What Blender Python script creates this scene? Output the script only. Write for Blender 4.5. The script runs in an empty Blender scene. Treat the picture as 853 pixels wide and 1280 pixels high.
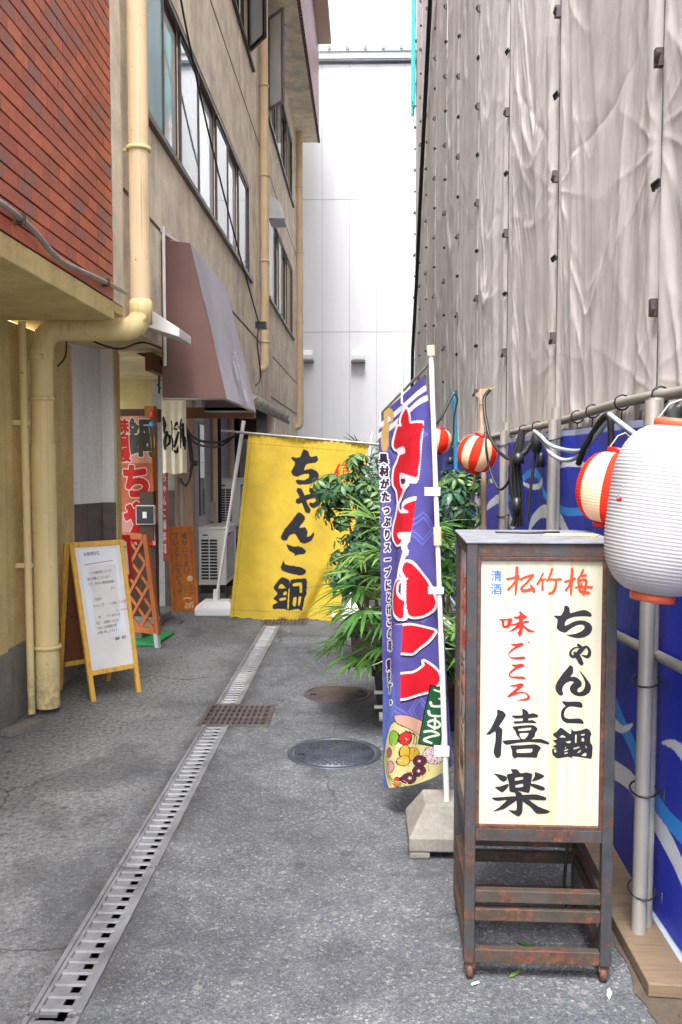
import bpy, math, random
import numpy as np
from mathutils import Vector, Matrix
from mathutils.geometry import tessellate_polygon
from mathutils import noise as mnoise
random.seed(7)
rng = np.random.default_rng(7)
scn = bpy.context.scene
col = scn.collection
R = math.radians
PI = math.pi

# ------------------------------------------------------------------ camera, sky, sun, exposure
EYE = 1.6
PITCH, YAW, FPX = R(3.38), R(1.54), 1100.0
cam_d = bpy.data.cameras.new('camera')
cam_d.sensor_fit = 'VERTICAL'; cam_d.sensor_height = 36; cam_d.lens = 36*FPX/1280
cam_d.clip_start = 0.05; cam_d.clip_end = 600
cam = bpy.data.objects.new('camera', cam_d); col.objects.link(cam)
cam.location = (0, 0, EYE); cam.rotation_euler = (R(90)-PITCH, 0, YAW)
scn.camera = cam
scn.view_settings.view_transform = 'Standard'; scn.view_settings.look = 'None'
scn.view_settings.gamma = 1; scn.view_settings.exposure = 2.5
SUN_EL, SUN_AZ = R(62), R(192)       # azimuth clockwise from +Y
wd = bpy.data.worlds.new('World'); scn.world = wd; wd.use_nodes = True
wt = wd.node_tree; wt.nodes.clear()
sky = wt.nodes.new('ShaderNodeTexSky'); sky.sky_type = 'NISHITA'; sky.sun_disc = False
sky.sun_elevation = SUN_EL; sky.sun_rotation = SUN_AZ
sky.air_density = 1.0; sky.dust_density = 4.0; sky.ozone_density = 1.0
hs = wt.nodes.new('ShaderNodeHueSaturation'); hs.inputs['Saturation'].default_value = 0.3
bg = wt.nodes.new('ShaderNodeBackground'); bg.inputs[1].default_value = 0.15
wo = wt.nodes.new('ShaderNodeOutputWorld')
wt.links.new(sky.outputs[0], hs.inputs['Color']); wt.links.new(hs.outputs[0], bg.inputs[0]); wt.links.new(bg.outputs[0], wo.inputs[0])
sl = bpy.data.lights.new('sun', 'SUN'); sl.energy = 0.95; sl.angle = R(20); sl.color = (1.0, 0.96, 0.9)
so = bpy.data.objects.new('sun', sl); col.objects.link(so)
sd = Vector((math.sin(SUN_AZ)*math.cos(SUN_EL), math.cos(SUN_AZ)*math.cos(SUN_EL), math.sin(SUN_EL)))
so.rotation_euler = (-sd).to_track_quat('-Z', 'Y').to_euler(); so.location = (0, 0, 30)
scn.cycles.max_bounces = 8; scn.cycles.diffuse_bounces = 5; scn.cycles.use_denoising = True

# ------------------------------------------------------------------ survey helpers: a sighted pixel of the photo to a place on a known plane
_f = Vector((-math.sin(YAW)*math.cos(PITCH), math.cos(YAW)*math.cos(PITCH), -math.sin(PITCH)))
_r = Vector((math.cos(YAW), math.sin(YAW), 0)); _u = _r.cross(_f)
def ray(u, v): return _f + _r*((u-426.5)/FPX) - _u*((v-640)/FPX)
def onx(u, v, x): d = ray(u, v); return Vector((0, 0, EYE)) + d*(x/d.x)
def ony(u, v, y): d = ray(u, v); return Vector((0, 0, EYE)) + d*(y/d.y)
def onz(u, v, z=0): d = ray(u, v); return Vector((0, 0, EYE)) + d*((z-EYE)/d.z)
def lerp(a, b, t): return a+(b-a)*t

# ------------------------------------------------------------------ materials
def lin(h):
    h = h.lstrip('#'); c = [int(h[i:i+2], 16)/255 for i in (0, 2, 4)]
    return tuple((x/12.92 if x <= .04045 else ((x+.055)/1.055)**2.4) for x in c)
class NT:
    def __init__(s, name):
        s.m = bpy.data.materials.new(name); s.m.use_nodes = True; s.t = s.m.node_tree
        s.b = s.t.nodes['Principled BSDF']; s.pos = None
    def n(s, ty, **kw):
        x = s.t.nodes.new(ty)
        for k, v in kw.items():
            if hasattr(x, k) and not k[0].isupper(): setattr(x, k, v)
            else: x.inputs[k].default_value = v
        return x
    def l(s, a, b): s.t.links.new(a, b)
    def coord(s, kind='Object', scale=(1, 1, 1)):
        tc = s.n('ShaderNodeTexCoord'); mp = s.n('ShaderNodeMapping'); mp.inputs['Scale'].default_value = scale
        s.l(tc.outputs[kind], mp.inputs[0]); return mp.outputs[0]
    def world(s, scale=(1, 1, 1)):
        g = s.n('ShaderNodeNewGeometry'); mp = s.n('ShaderNodeMapping'); mp.inputs['Scale'].default_value = scale
        s.l(g.outputs['Position'], mp.inputs[0]); return mp.outputs[0]
    def noise(s, vec, scale, detail=4, rough=.55):
        x = s.n('ShaderNodeTexNoise'); x.inputs['Scale'].default_value = scale; x.inputs['Detail'].default_value = detail
        x.inputs['Roughness'].default_value = rough; s.l(vec, x.inputs['Vector']); return x.outputs['Fac']
    def ramp(s, fac, stops):
        x = s.n('ShaderNodeValToRGB'); e = x.color_ramp.elements
        while len(e) < len(stops): e.new(.5)
        for i, (p, c) in enumerate(stops):
            e[i].position = p; e[i].color = (*c, 1) if len(c) == 3 else c
        s.l(fac, x.inputs[0]); return x.outputs[0]
    def mix(s, fac, a, b, mode='MIX'):
        x = s.n('ShaderNodeMix'); x.data_type = 'RGBA'; x.blend_type = mode
        for k, v in ((0, fac), (6, a), (7, b)):
            if isinstance(v, (int, float)): x.inputs[k].default_value = v
            elif isinstance(v, tuple): x.inputs[k].default_value = (*v, 1)
            else: s.l(v, x.inputs[k])
        return x.outputs[2]
    def bump(s, h, strength, dist=.01):
        x = s.n('ShaderNodeBump'); x.inputs['Strength'].default_value = strength; x.inputs['Distance'].default_value = dist
        s.l(h, x.inputs['Height'])
        prev = s.b.inputs['Normal'].links
        if prev: s.l(prev[0].from_socket, x.inputs['Normal'])
        s.l(x.outputs[0], s.b.inputs['Normal'])
    def out(s, c=None, rough=.6, metal=0, spec=.5):
        if c is not None:
            if isinstance(c, tuple): s.b.inputs['Base Color'].default_value = (*c, 1)
            else: s.l(c, s.b.inputs['Base Color'])
        s.b.inputs['Roughness'].default_value = rough; s.b.inputs['Metallic'].default_value = metal
        s.b.inputs['Specular IOR Level'].default_value = spec
        return s.m
K0, K1 = (0, 0, 0), (1, 1, 1)
def mul(c, k): return tuple(x*k for x in c)

def mat_simple(name, c, rough=.6, var=.15, scale=6, metal=0, bump=0, bscale=80, spec=.5, stretch=(1, 1, 1)):
    s = NT(name); v = s.world(stretch); n = s.noise(v, scale, 5)
    cc = s.ramp(n, [(.3, mul(c, 1-var)), (.7, mul(c, 1+var*.6))])
    if bump: s.bump(s.noise(s.world(), bscale, 3), bump, .004)
    return s.out(cc, rough, metal, spec)

def mat_asphalt():
    s = NT('asphalt'); w = s.world()
    def vor(sc):
        v = s.n('ShaderNodeTexVoronoi'); v.inputs['Scale'].default_value = sc; s.l(w, v.inputs['Vector'])
        p = s.n('ShaderNodeSeparateColor'); s.l(v.outputs['Color'], p.inputs[0]); return v, p.outputs[0]
    v1, a = vor(120); v2, b = vor(270); v3, c3 = vor(48)
    g1 = s.ramp(a, [(0, (.045, .048, .056)), (.5, (.085, .090, .102)), (.86, (.13, .135, .15)), (.95, (.20, .205, .21)), (1, (.36, .36, .35))])
    g2 = s.ramp(b, [(0, (.05, .054, .062)), (.6, (.095, .10, .113)), (1, (.20, .205, .21))])
    base = s.mix(.5, g1, g2)
    base = s.mix(s.ramp(c3, [(.982, K0), (.985, (.4, .4, .4))]), base, (.24, .235, .22))
    def fac(x, lo, hi, k=1.0):
        m = s.n('ShaderNodeMapRange'); m.inputs['From Min'].default_value = lo; m.inputs['From Max'].default_value = hi; m.inputs['To Max'].default_value = k; s.l(x, m.inputs['Value']); return m.outputs[0]
    def mth(op, x, y):
        m = s.n('ShaderNodeMath', operation=op)
        for i_, q in enumerate((x, y)):
            if isinstance(q, (int, float)): m.inputs[i_].default_value = q
            else: s.l(q, m.inputs[i_])
        return m.outputs[0]
    wear = s.ramp(s.noise(w, .8, 6, .62), [(.34, (.60, .61, .63)), (.50, (.88, .89, .90)), (.66, (1.2, 1.2, 1.18))])
    base = s.mix(1, base, wear, 'MULTIPLY')
    mott = s.ramp(s.noise(w, 7, 5, .7), [(.35, (.80, .80, .81)), (.65, (1.16, 1.16, 1.15))]); base = s.mix(1, base, mott, 'MULTIPLY')
    sx = s.n('ShaderNodeSeparateXYZ'); s.l(w, sx.inputs[0]); X, Y = sx.outputs[0], sx.outputs[1]
    n1 = s.noise(w, 2.0, 6, .65)
    # cement-dusted strip left of the drain
    f = mth('MULTIPLY', fac(mth('ADD', X, mth('MULTIPLY', n1, 1.4)), -.15, -.85), fac(s.noise(w, 38, 4, .75), .38, .60))
    base = s.mix(mth('MULTIPLY', f, .85), base, (.27, .268, .262))
    # dirt gathered along the drain edges and at the foot of the walls
    dd = mth('ABSOLUTE', mth('ADD', X, .888), 0); dr = mth('MULTIPLY', fac(dd, .17, .085), fac(s.noise(s.world((1, .5, 1)), 6, 5, .6), .35, .62))
    base = s.mix(mth('MULTIPLY', dr, .75), base, (.035, .034, .030))
    base = s.mix(mth('MULTIPLY', mth('MULTIPLY', fac(X, -1.75, -2.15), fac(n1, .35, .6)), .6), base, (.04, .038, .034))
    # damp stains with a darker rim, oil spots, hairline cracks
    st = s.noise(s.world((.8, .55, 1)), 1.5, 4, .5); base = s.mix(mth('MULTIPLY', fac(st, .565, .60), .36), base, (.032, .034, .038))
    sp = s.noise(w, 9, 2, .4); base = s.mix(mth('MULTIPLY', fac(sp, .70, .74), .55), base, (.03, .03, .032))
    ck = s.n('ShaderNodeTexVoronoi', feature='DISTANCE_TO_EDGE'); ck.inputs['Scale'].default_value = .55
    off = s.n('ShaderNodeVectorMath', operation='ADD'); nn = s.n('ShaderNodeTexNoise'); nn.inputs['Scale'].default_value = 2.5; nn.inputs['Detail'].default_value = 6; s.l(w, nn.inputs['Vector'])
    sc_ = s.n('ShaderNodeVectorMath', operation='SCALE'); s.l(nn.outputs['Color'], sc_.inputs[0]); sc_.inputs['Scale'].default_value = .5
    s.l(w, off.inputs[0]); s.l(sc_.outputs[0], off.inputs[1]); s.l(off.outputs[0], ck.inputs['Vector'])
    crk = mth('MULTIPLY', fac(ck.outputs['Distance'], .006, .0015), fac(s.noise(w, .9, 2), .48, .60)); base = s.mix(mth('MULTIPLY', crk, .7), base, (.025, .025, .027))
    s.bump(v1.outputs['Distance'], .5, .006); s.bump(s.noise(w, 3, 3), .3, .02)
    return s.out(base, .86, 0, .35)

def mat_stucco(name, c, bump=.5, scale=120, dirt=.35):
    s = NT(name); w = s.world()
    n = s.noise(w, 3, 6, .6); cc = s.ramp(n, [(.3, mul(c, 1-dirt)), (.6, c), (.8, mul(c, 1.1))])
    st = s.ramp(s.noise(s.world((7, 7, .5)), 1.2, 5, .6), [(.40, (.86, .85, .84)), (.62, K1)])
    cc = s.mix(.8, cc, st, 'MULTIPLY')
    g = s.noise(w, scale, 3, .7)
    cc = s.mix(.55, cc, s.ramp(g, [(.3, (.72, .71, .70)), (.7, (1.16, 1.15, 1.13))]), 'MULTIPLY')
    s.bump(g, bump, .006)
    return s.out(cc, .9, 0, .25)

def mat_tiles():
    s = NT('glazed_brick_tile'); oi = s.n('ShaderNodeObjectInfo'); w = s.world()
    c = s.ramp(oi.outputs['Random'], [(0, lin('aa5640')), (.18, lin('b85c40')), (.42, lin('c46440')), (.6, lin('b05a44')), (.78, lin('9c6050')), (.90, lin('955f54')), (.95, lin('c86a44'))])
    for e in s.t.nodes:
        if e.type == 'VALTORGB': e.color_ramp.interpolation = 'CONSTANT'
    n = s.noise(w, 30, 5, .6); c = s.mix(.6, c, s.ramp(n, [(.3, (.72, .72, .74)), (.7, (1.15, 1.12, 1.1))]), 'MULTIPLY')
    s.bump(s.noise(w, 160, 3), .25, .002)
    return s.out(c, .42, 0, .5)

def mat_rust(name, paint, amount=.5, scale=9):
    s = NT(name); w = s.world()
    n = s.noise(w, scale, 8, .68)
    rust = s.ramp(s.noise(w, 60, 5, .7), [(.3, lin('2f211c')), (.55, lin('54372a')), (.75, lin('7c4e34'))])
    pt = s.ramp(s.noise(w, 14, 5, .6), [(.3, mul(paint, .7)), (.7, mul(paint, 1.3))])
    f = s.ramp(n, [(amount-.06, K0), (amount+.10, K1)])
    c = s.mix(f, pt, rust)
    s.bump(n, .5, .003); s.bump(s.noise(w, 150, 3), .3, .001)
    return s.out(c, .62, .0, .4)

def mat_pipe(name, c):
    s = NT(name); w = s.world(); n = s.noise(s.world((1, 1, .4)), 5, 5, .6); cc = s.ramp(n, [(.3, mul(c, .86)), (.7, mul(c, 1.05))])
    st = s.noise(s.world((45, 45, .8)), 1, 5, .65); f = s.ramp(st, [(.56, K0), (.75, (.5, .5, .5))]); cc = s.mix(f, cc, lin('7a5c38'))
    ch = s.noise(w, 26, 3, .6); cc = s.mix(s.ramp(ch, [(.70, K0), (.73, (.8, .8, .8))]), cc, lin('6b5a48'))
    sx = s.n('ShaderNodeSeparateXYZ'); s.l(w, sx.inputs[0]); m = s.n('ShaderNodeMapRange'); m.inputs['From Min'].default_value = .35; m.inputs['From Max'].default_value = 0; m.inputs['To Max'].default_value = .9; s.l(sx.outputs[2], m.inputs['Value'])
    g = s.n('ShaderNodeMath', operation='MULTIPLY'); s.l(m.outputs[0], g.inputs[0]); s.l(s.ramp(s.noise(w, 18, 5, .7), [(.40, K0), (.65, K1)]), g.inputs[1]); cc = s.mix(g.outputs[0], cc, lin('6a5a48'))
    s.bump(s.noise(w, 40, 4), .08, .004); return s.out(cc, .5, 0, .4)

def mat_fabric(name, c, var=.12, transl=0, bump=.3, fold=5):
    s = NT(name); w = s.world()
    n = s.noise(w, fold, 6, .6); cc = s.ramp(n, [(.3, mul(c, 1-var)), (.7, mul(c, 1+var*.5))])
    s.bump(s.noise(s.world((1, 2.2, .6)), 9, 8, .66), bump*.5, .02); s.bump(s.noise(w, 300, 2), .15, .001)
    m = s.out(cc, .75, 0, .3)
    if transl:
        tr = s.n('ShaderNodeBsdfTranslucent'); s.l(cc, tr.inputs[0]); mx = s.n('ShaderNodeMixShader'); mx.inputs[0].default_value = transl
        o = s.t.nodes['Material Output']; s.l(s.b.outputs[0], mx.inputs[1]); s.l(tr.outputs[0], mx.inputs[2]); s.l(mx.outputs[0], o.inputs[0])
    return m

def mat_print(name, rough=.7, bump=.25, transl=.0, tex=14):
    s = NT(name); a = s.n('ShaderNodeAttribute', attribute_name='print'); w = s.world()
    n = s.noise(w, 8, 5, .6); c = s.mix(.5, a.outputs['Color'], s.ramp(n, [(.3, (.82, .82, .82)), (.7, (1.08, 1.08, 1.08))]), 'MULTIPLY')
    s.bump(s.noise(w, tex, 5, .6), bump, .015)
    m = s.out(c, rough, 0, .3)
    if transl:
        tr = s.n('ShaderNodeBsdfTranslucent'); s.l(c, tr.inputs[0]); mx = s.n('ShaderNodeMixShader'); mx.inputs[0].default_value = transl
        o = s.t.nodes['Material Output']; s.l(s.b.outputs[0], mx.inputs[1]); s.l(tr.outputs[0], mx.inputs[2]); s.l(mx.outputs[0], o.inputs[0])
    return m

def mat_wood(name, c, scale=(30, 30, 2)):
    s = NT(name); w = s.coord('Object', scale)
    n = s.noise(w, 2, 6, .65); cc = s.ramp(n, [(.3, mul(c, .62)), (.5, c), (.75, mul(c, 1.2))])
    s.bump(n, .3, .002); return s.out(cc, .6, 0, .4)

def mat_glass(name, c):
    s = NT(name); w = s.world((.6, .6, .6)); n = s.noise(w, 1.1, 3)
    cc = s.ramp(n, [(.35, mul(c, .7)), (.65, mul(c, 1.2))])
    s.bump(s.noise(w, 2.5, 2), .03, .05)
    return s.out(cc, .04, 0, 1.0)

def mat_pane(name, c):
    s = NT(name); s.out(c, .12, 0, .8); tr = s.n('ShaderNodeBsdfTransparent'); mx = s.n('ShaderNodeMixShader'); mx.inputs[0].default_value = .40
    o = s.t.nodes['Material Output']; s.l(s.b.outputs[0], mx.inputs[1]); s.l(tr.outputs[0], mx.inputs[2]); s.l(mx.outputs[0], o.inputs[0]); return s.m

def mat_leaf(name, c1, c2):
    s = NT(name); oi = s.n('ShaderNodeObjectInfo'); w = s.world()
    c = s.ramp(oi.outputs['Random'], [(0, mul(c1, .8)), (.5, mul(c1, 1.6)), (.85, c2), (1, (c2[0]*1.5, c2[1]*1.15, c2[2]*.8))])
    c = s.mix(.6, c, s.ramp(s.noise(w, 25, 4), [(.3, (.7, .75, .7)), (.7, (1.2, 1.2, 1.15))]), 'MULTIPLY')
    m = s.out(c, .42, 0, .4)
    tr = s.n('ShaderNodeBsdfTranslucent'); s.l(c, tr.inputs[0]); mx = s.n('ShaderNodeMixShader'); mx.inputs[0].default_value = .25
    o = s.t.nodes['Material Output']; s.l(s.b.outputs[0], mx.inputs[1]); s.l(tr.outputs[0], mx.inputs[2]); s.l(mx.outputs[0], o.inputs[0])
    return m

def mat_acrylic():
    s = NT('aged_acrylic'); w = s.world()
    streak = s.noise(s.world((26, 26, .35)), 1, 4, .6)
    c = s.ramp(streak, [(.30, (.46, .43, .29)), (.46, (.48, .455, .36)), (.56, (.50, .48, .395)), (.64, (.46, .395, .205)), (.68, (.49, .46, .355))])
    sz = s.n('ShaderNodeSeparateXYZ'); s.l(w, sz.inputs[0])
    lo = s.n('ShaderNodeMapRange'); lo.inputs['From Min'].default_value = .62; lo.inputs['From Max'].default_value = .50; s.l(sz.outputs[2], lo.inputs['Value'])
    f = s.n('ShaderNodeMath', operation='MULTIPLY'); s.l(lo.outputs[0], f.inputs[0]); s.l(s.ramp(s.noise(s.world((40, 40, 2)), 1, 4), [(.4, K0), (.7, K1)]), f.inputs[1])
    c = s.mix(f.outputs[0], c, lin('e0bb92'))
    return s.out(c, .22, 0, .5)

M = {}
M['asphalt'] = mat_asphalt()
M['stucco'] = mat_stucco('beige_stucco', lin('f3e7d2'), .7, 90)
M['cream'] = mat_stucco('cream_paint', lin('dcc98f'), .25, 60, .2)
M['yellow'] = mat_stucco('yellow_paint', lin('e0cb90'), .3, 70, .22)
M['soffit'] = mat_stucco('soffit_paint', lin('dccba4'), .3, 60, .25)
M['plaster'] = mat_stucco('white_plaster', (.93, .93, .92), .5, 70, .05)
M['greywall'] = mat_stucco('grey_render', lin('c4c4c2'), .3, 50, .25)
M['concrete'] = mat_stucco('weathered_concrete', lin('8d8a84'), .5, 60, .4)
M['tile'] = mat_tiles()
M['mortar'] = mat_simple('dark_mortar', lin('1d1310'), .9)
M['basetile'] = mat_simple('dark_wall_tile', lin('6a625c'), .45, .25, 9, bump=.1)
M['pipe'] = mat_pipe('cream_pipe_paint', lin('e0c6a2'))
M['pipe_y'] = mat_pipe('yellow_pipe_paint', lin('e4cf98'))
M['rust'] = mat_rust('rusty_painted_steel', lin('35363a'), .53, 9)
M['rust2'] = mat_rust('rusty_trim', lin('4a2a22'), .42, 14)
M['rustrail'] = mat_rust('rusty_rail', lin('3a352f'), .50, 12)
M['iron'] = mat_simple('cast_iron', lin('454a56'), .5, .35, 9, .35, .3, 60)
M['iron_b'] = mat_simple('brown_cast_iron', lin('544c4e'), .55, .35, 9, .3, .3, 60)
M['galv'] = mat_simple('galvanised_grate', lin('7f8186'), .45, .35, 7, .3, .2, 60)
M['galv_b'] = mat_simple('rusty_grate', lin('74757a'), .55, .4, 9, .3, .2, 60)
M['pit'] = mat_simple('recess_shade', (.012, .011, .010), .95)  # near-black: the shade inside trench and lifting slots is put into the colour
M['steel'] = mat_simple('scaffold_steel', lin('9c9892'), .42, .22, 8, .3, .1, 60, stretch=(1, 1, .3))
M['black'] = mat_simple('black_rubber', (.012, .012, .013), .5)
M['blackplastic'] = mat_simple('black_plastic', (.02, .02, .022), .4)
M['hose'] = mat_simple('grey_hose', lin('9aa6b4'), .45)
M['white'] = mat_simple('white_plastic', lin('dcdad8'), .45, .08, 6)
M['whitemetal'] = mat_simple('white_painted_metal', lin('dfe2e8'), .5, .05, 1.2, stretch=(3, 3, .25))
M['joint'] = mat_simple('panel_joint', lin('9aa1aa'), .8)
M['acrylic'] = mat_acrylic()
M['inkblack'] = mat_simple('black_print', (.010, .011, .014), .4, .1)
M['inkred'] = mat_simple('red_print', lin('c01f18'), .4, .1)
M['inkorange'] = mat_simple('orange_red_print', lin('d63a1c'), .4, .1)
M['inkblue'] = mat_simple('blue_print', lin('2263c0'), .4, .1)
M['inkgold'] = mat_simple('pale_gold_print', lin('e8d6a0'), .4, .1)
M['inkgrey'] = mat_simple('faded_white_print', lin('c9c6cc'), .7, .1)
M['pine'] = mat_wood('varnished_pine', lin('d6a648'))
M['pine_o'] = mat_wood('orange_board', lin('c9701c'))
M['ltwood'] = mat_wood('lattice_wood', lin('a85c28'))
M['dkwood'] = mat_wood('dark_wood', lin('4a3626'))
M['tanwood'] = mat_wood('tan_wood', lin('a58a74'))
M['postwood'] = mat_wood('golden_wood', lin('a86e28'))
M['plank'] = mat_wood('weathered_plank', lin('6e5e4c'), (4, 40, 40))
M['brownpanel'] = mat_simple('brown_panel', lin('6f4122'), .6)
M['awning'] = mat_fabric('brown_awning_vinyl', lin('6a504c'), .15, 0, .12, 2)
M['awning_f'] = mat_fabric('faded_awning_vinyl', lin('a09ca6'), .16, 0, .12, 2)
M['sheet'] = mat_fabric('grey_construction_sheet', lin('d5d0cf'), .18, .25, .45, 2.5)
M['noren'] = mat_fabric('cream_cloth', lin('e6dcc0'), .08, .2, .2)
M['red'] = mat_simple('red_plastic', lin('c4161c'), .35, .1)
M['redcap'] = mat_simple('red_lantern_cap', lin('c93a28'), .5, .2)
M['orangecap'] = mat_simple('orange_lantern_cap', lin('c9583a'), .5, .2)
M['green'] = mat_simple('green_mat', lin('14904a'), .9, .3, 40, bump=.8, bscale=400)
M['winframe'] = mat_simple('bronze_window_frame', lin('4a3c36'), .35, .1, 4, .3)
M['winframe_d'] = mat_simple('black_window_frame', lin('2a2528'), .35, .1, 4, .3)
M['winframe_g'] = mat_simple('grey_window_frame', lin('77737a'), .35, .1, 4, .3)
M['glass'] = mat_glass('window_glass', lin('6f7f8c'))
M['glass_l'] = mat_glass('window_glass_with_curtain', lin('dfe6ea'))
M['glass_t'] = mat_glass('window_glass_teal', lin('7fb2bd'))
M['glass_d'] = mat_glass('dark_glass', lin('2c2f33'))
M['openpane'] = mat_pane('open_window_pane', lin('dfe4e4'))
M['hood'] = mat_simple('frosted_hood', lin('c9c9c8'), .4)
M['baytile'] = None
M['leaf'] = mat_leaf('schefflera_leaf', (.027, .080, .042), (.085, .18, .065))
M['palm'] = mat_leaf('lady_palm_leaf', (.04, .11, .022), (.14, .26, .06))
M['stem'] = mat_simple('plant_stem', lin('6a5a3a'), .8)
M['terra'] = mat_rust('planter_metal', lin('2e2824'), .6)
M['soil'] = mat_simple('soil', lin('4a4036'), .95, .3, 20, bump=.8, bscale=60)
M['acunit'] = mat_simple('ac_casing', lin('e6e6e2'), .5, .08, 3)
M['acdark'] = mat_simple('ac_coil', (.03, .03, .034), .6)
M['lwhite'] = mat_fabric('lantern_white_vinyl', lin('bbb9be'), .16, .3, .12, 7)
M['lred'] = mat_fabric('lantern_red_vinyl', lin('e8341c'), .06, .3, .05)
M['lcream'] = mat_fabric('lantern_cream_vinyl', lin('f3d9b8'), .06, .3, .05)
M['teal'] = mat_simple('teal_net', lin('35c4c0'), .7)
M['bluepole'] = mat_simple('blue_pole', lin('2a86a8'), .5)
M['print'] = mat_print('printed_cloth', .7, .25, .12)
M['vinylprint'] = mat_print('printed_vinyl_sheet', .5, .35, .0, 5)
M['ocean'] = M['vinylprint']
M['yellowcloth'] = mat_print('yellow_printed_cloth', .75, .35, .12, 9)
M['bulb'] = mat_simple('blue_glass_ball', lin('3aa0e0'), .1)
def _bay():
    s = NT('pink_bay_tile'); w = s.world()
    br = s.n('ShaderNodeTexBrick'); sep = s.n('ShaderNodeSeparateXYZ'); s.l(w, sep.inputs[0])
    cb = s.n('ShaderNodeCombineXYZ'); s.l(sep.outputs[1], cb.inputs[0]); s.l(sep.outputs[2], cb.inputs[1]); s.l(cb.outputs[0], br.inputs['Vector'])
    br.inputs['Scale'].default_value = 1; br.inputs['Brick Width'].default_value = .15; br.inputs['Row Height'].default_value = .07; br.inputs['Mortar Size'].default_value = .006
    br.inputs['Color1'].default_value = (*lin('a5605a'), 1); br.inputs['Color2'].default_value = (*lin('86505a'), 1); br.inputs['Mortar'].default_value = (*lin('3a2a28'), 1)
    return s.out(br.outputs[0], .5)
M['baytile'] = _bay()

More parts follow.
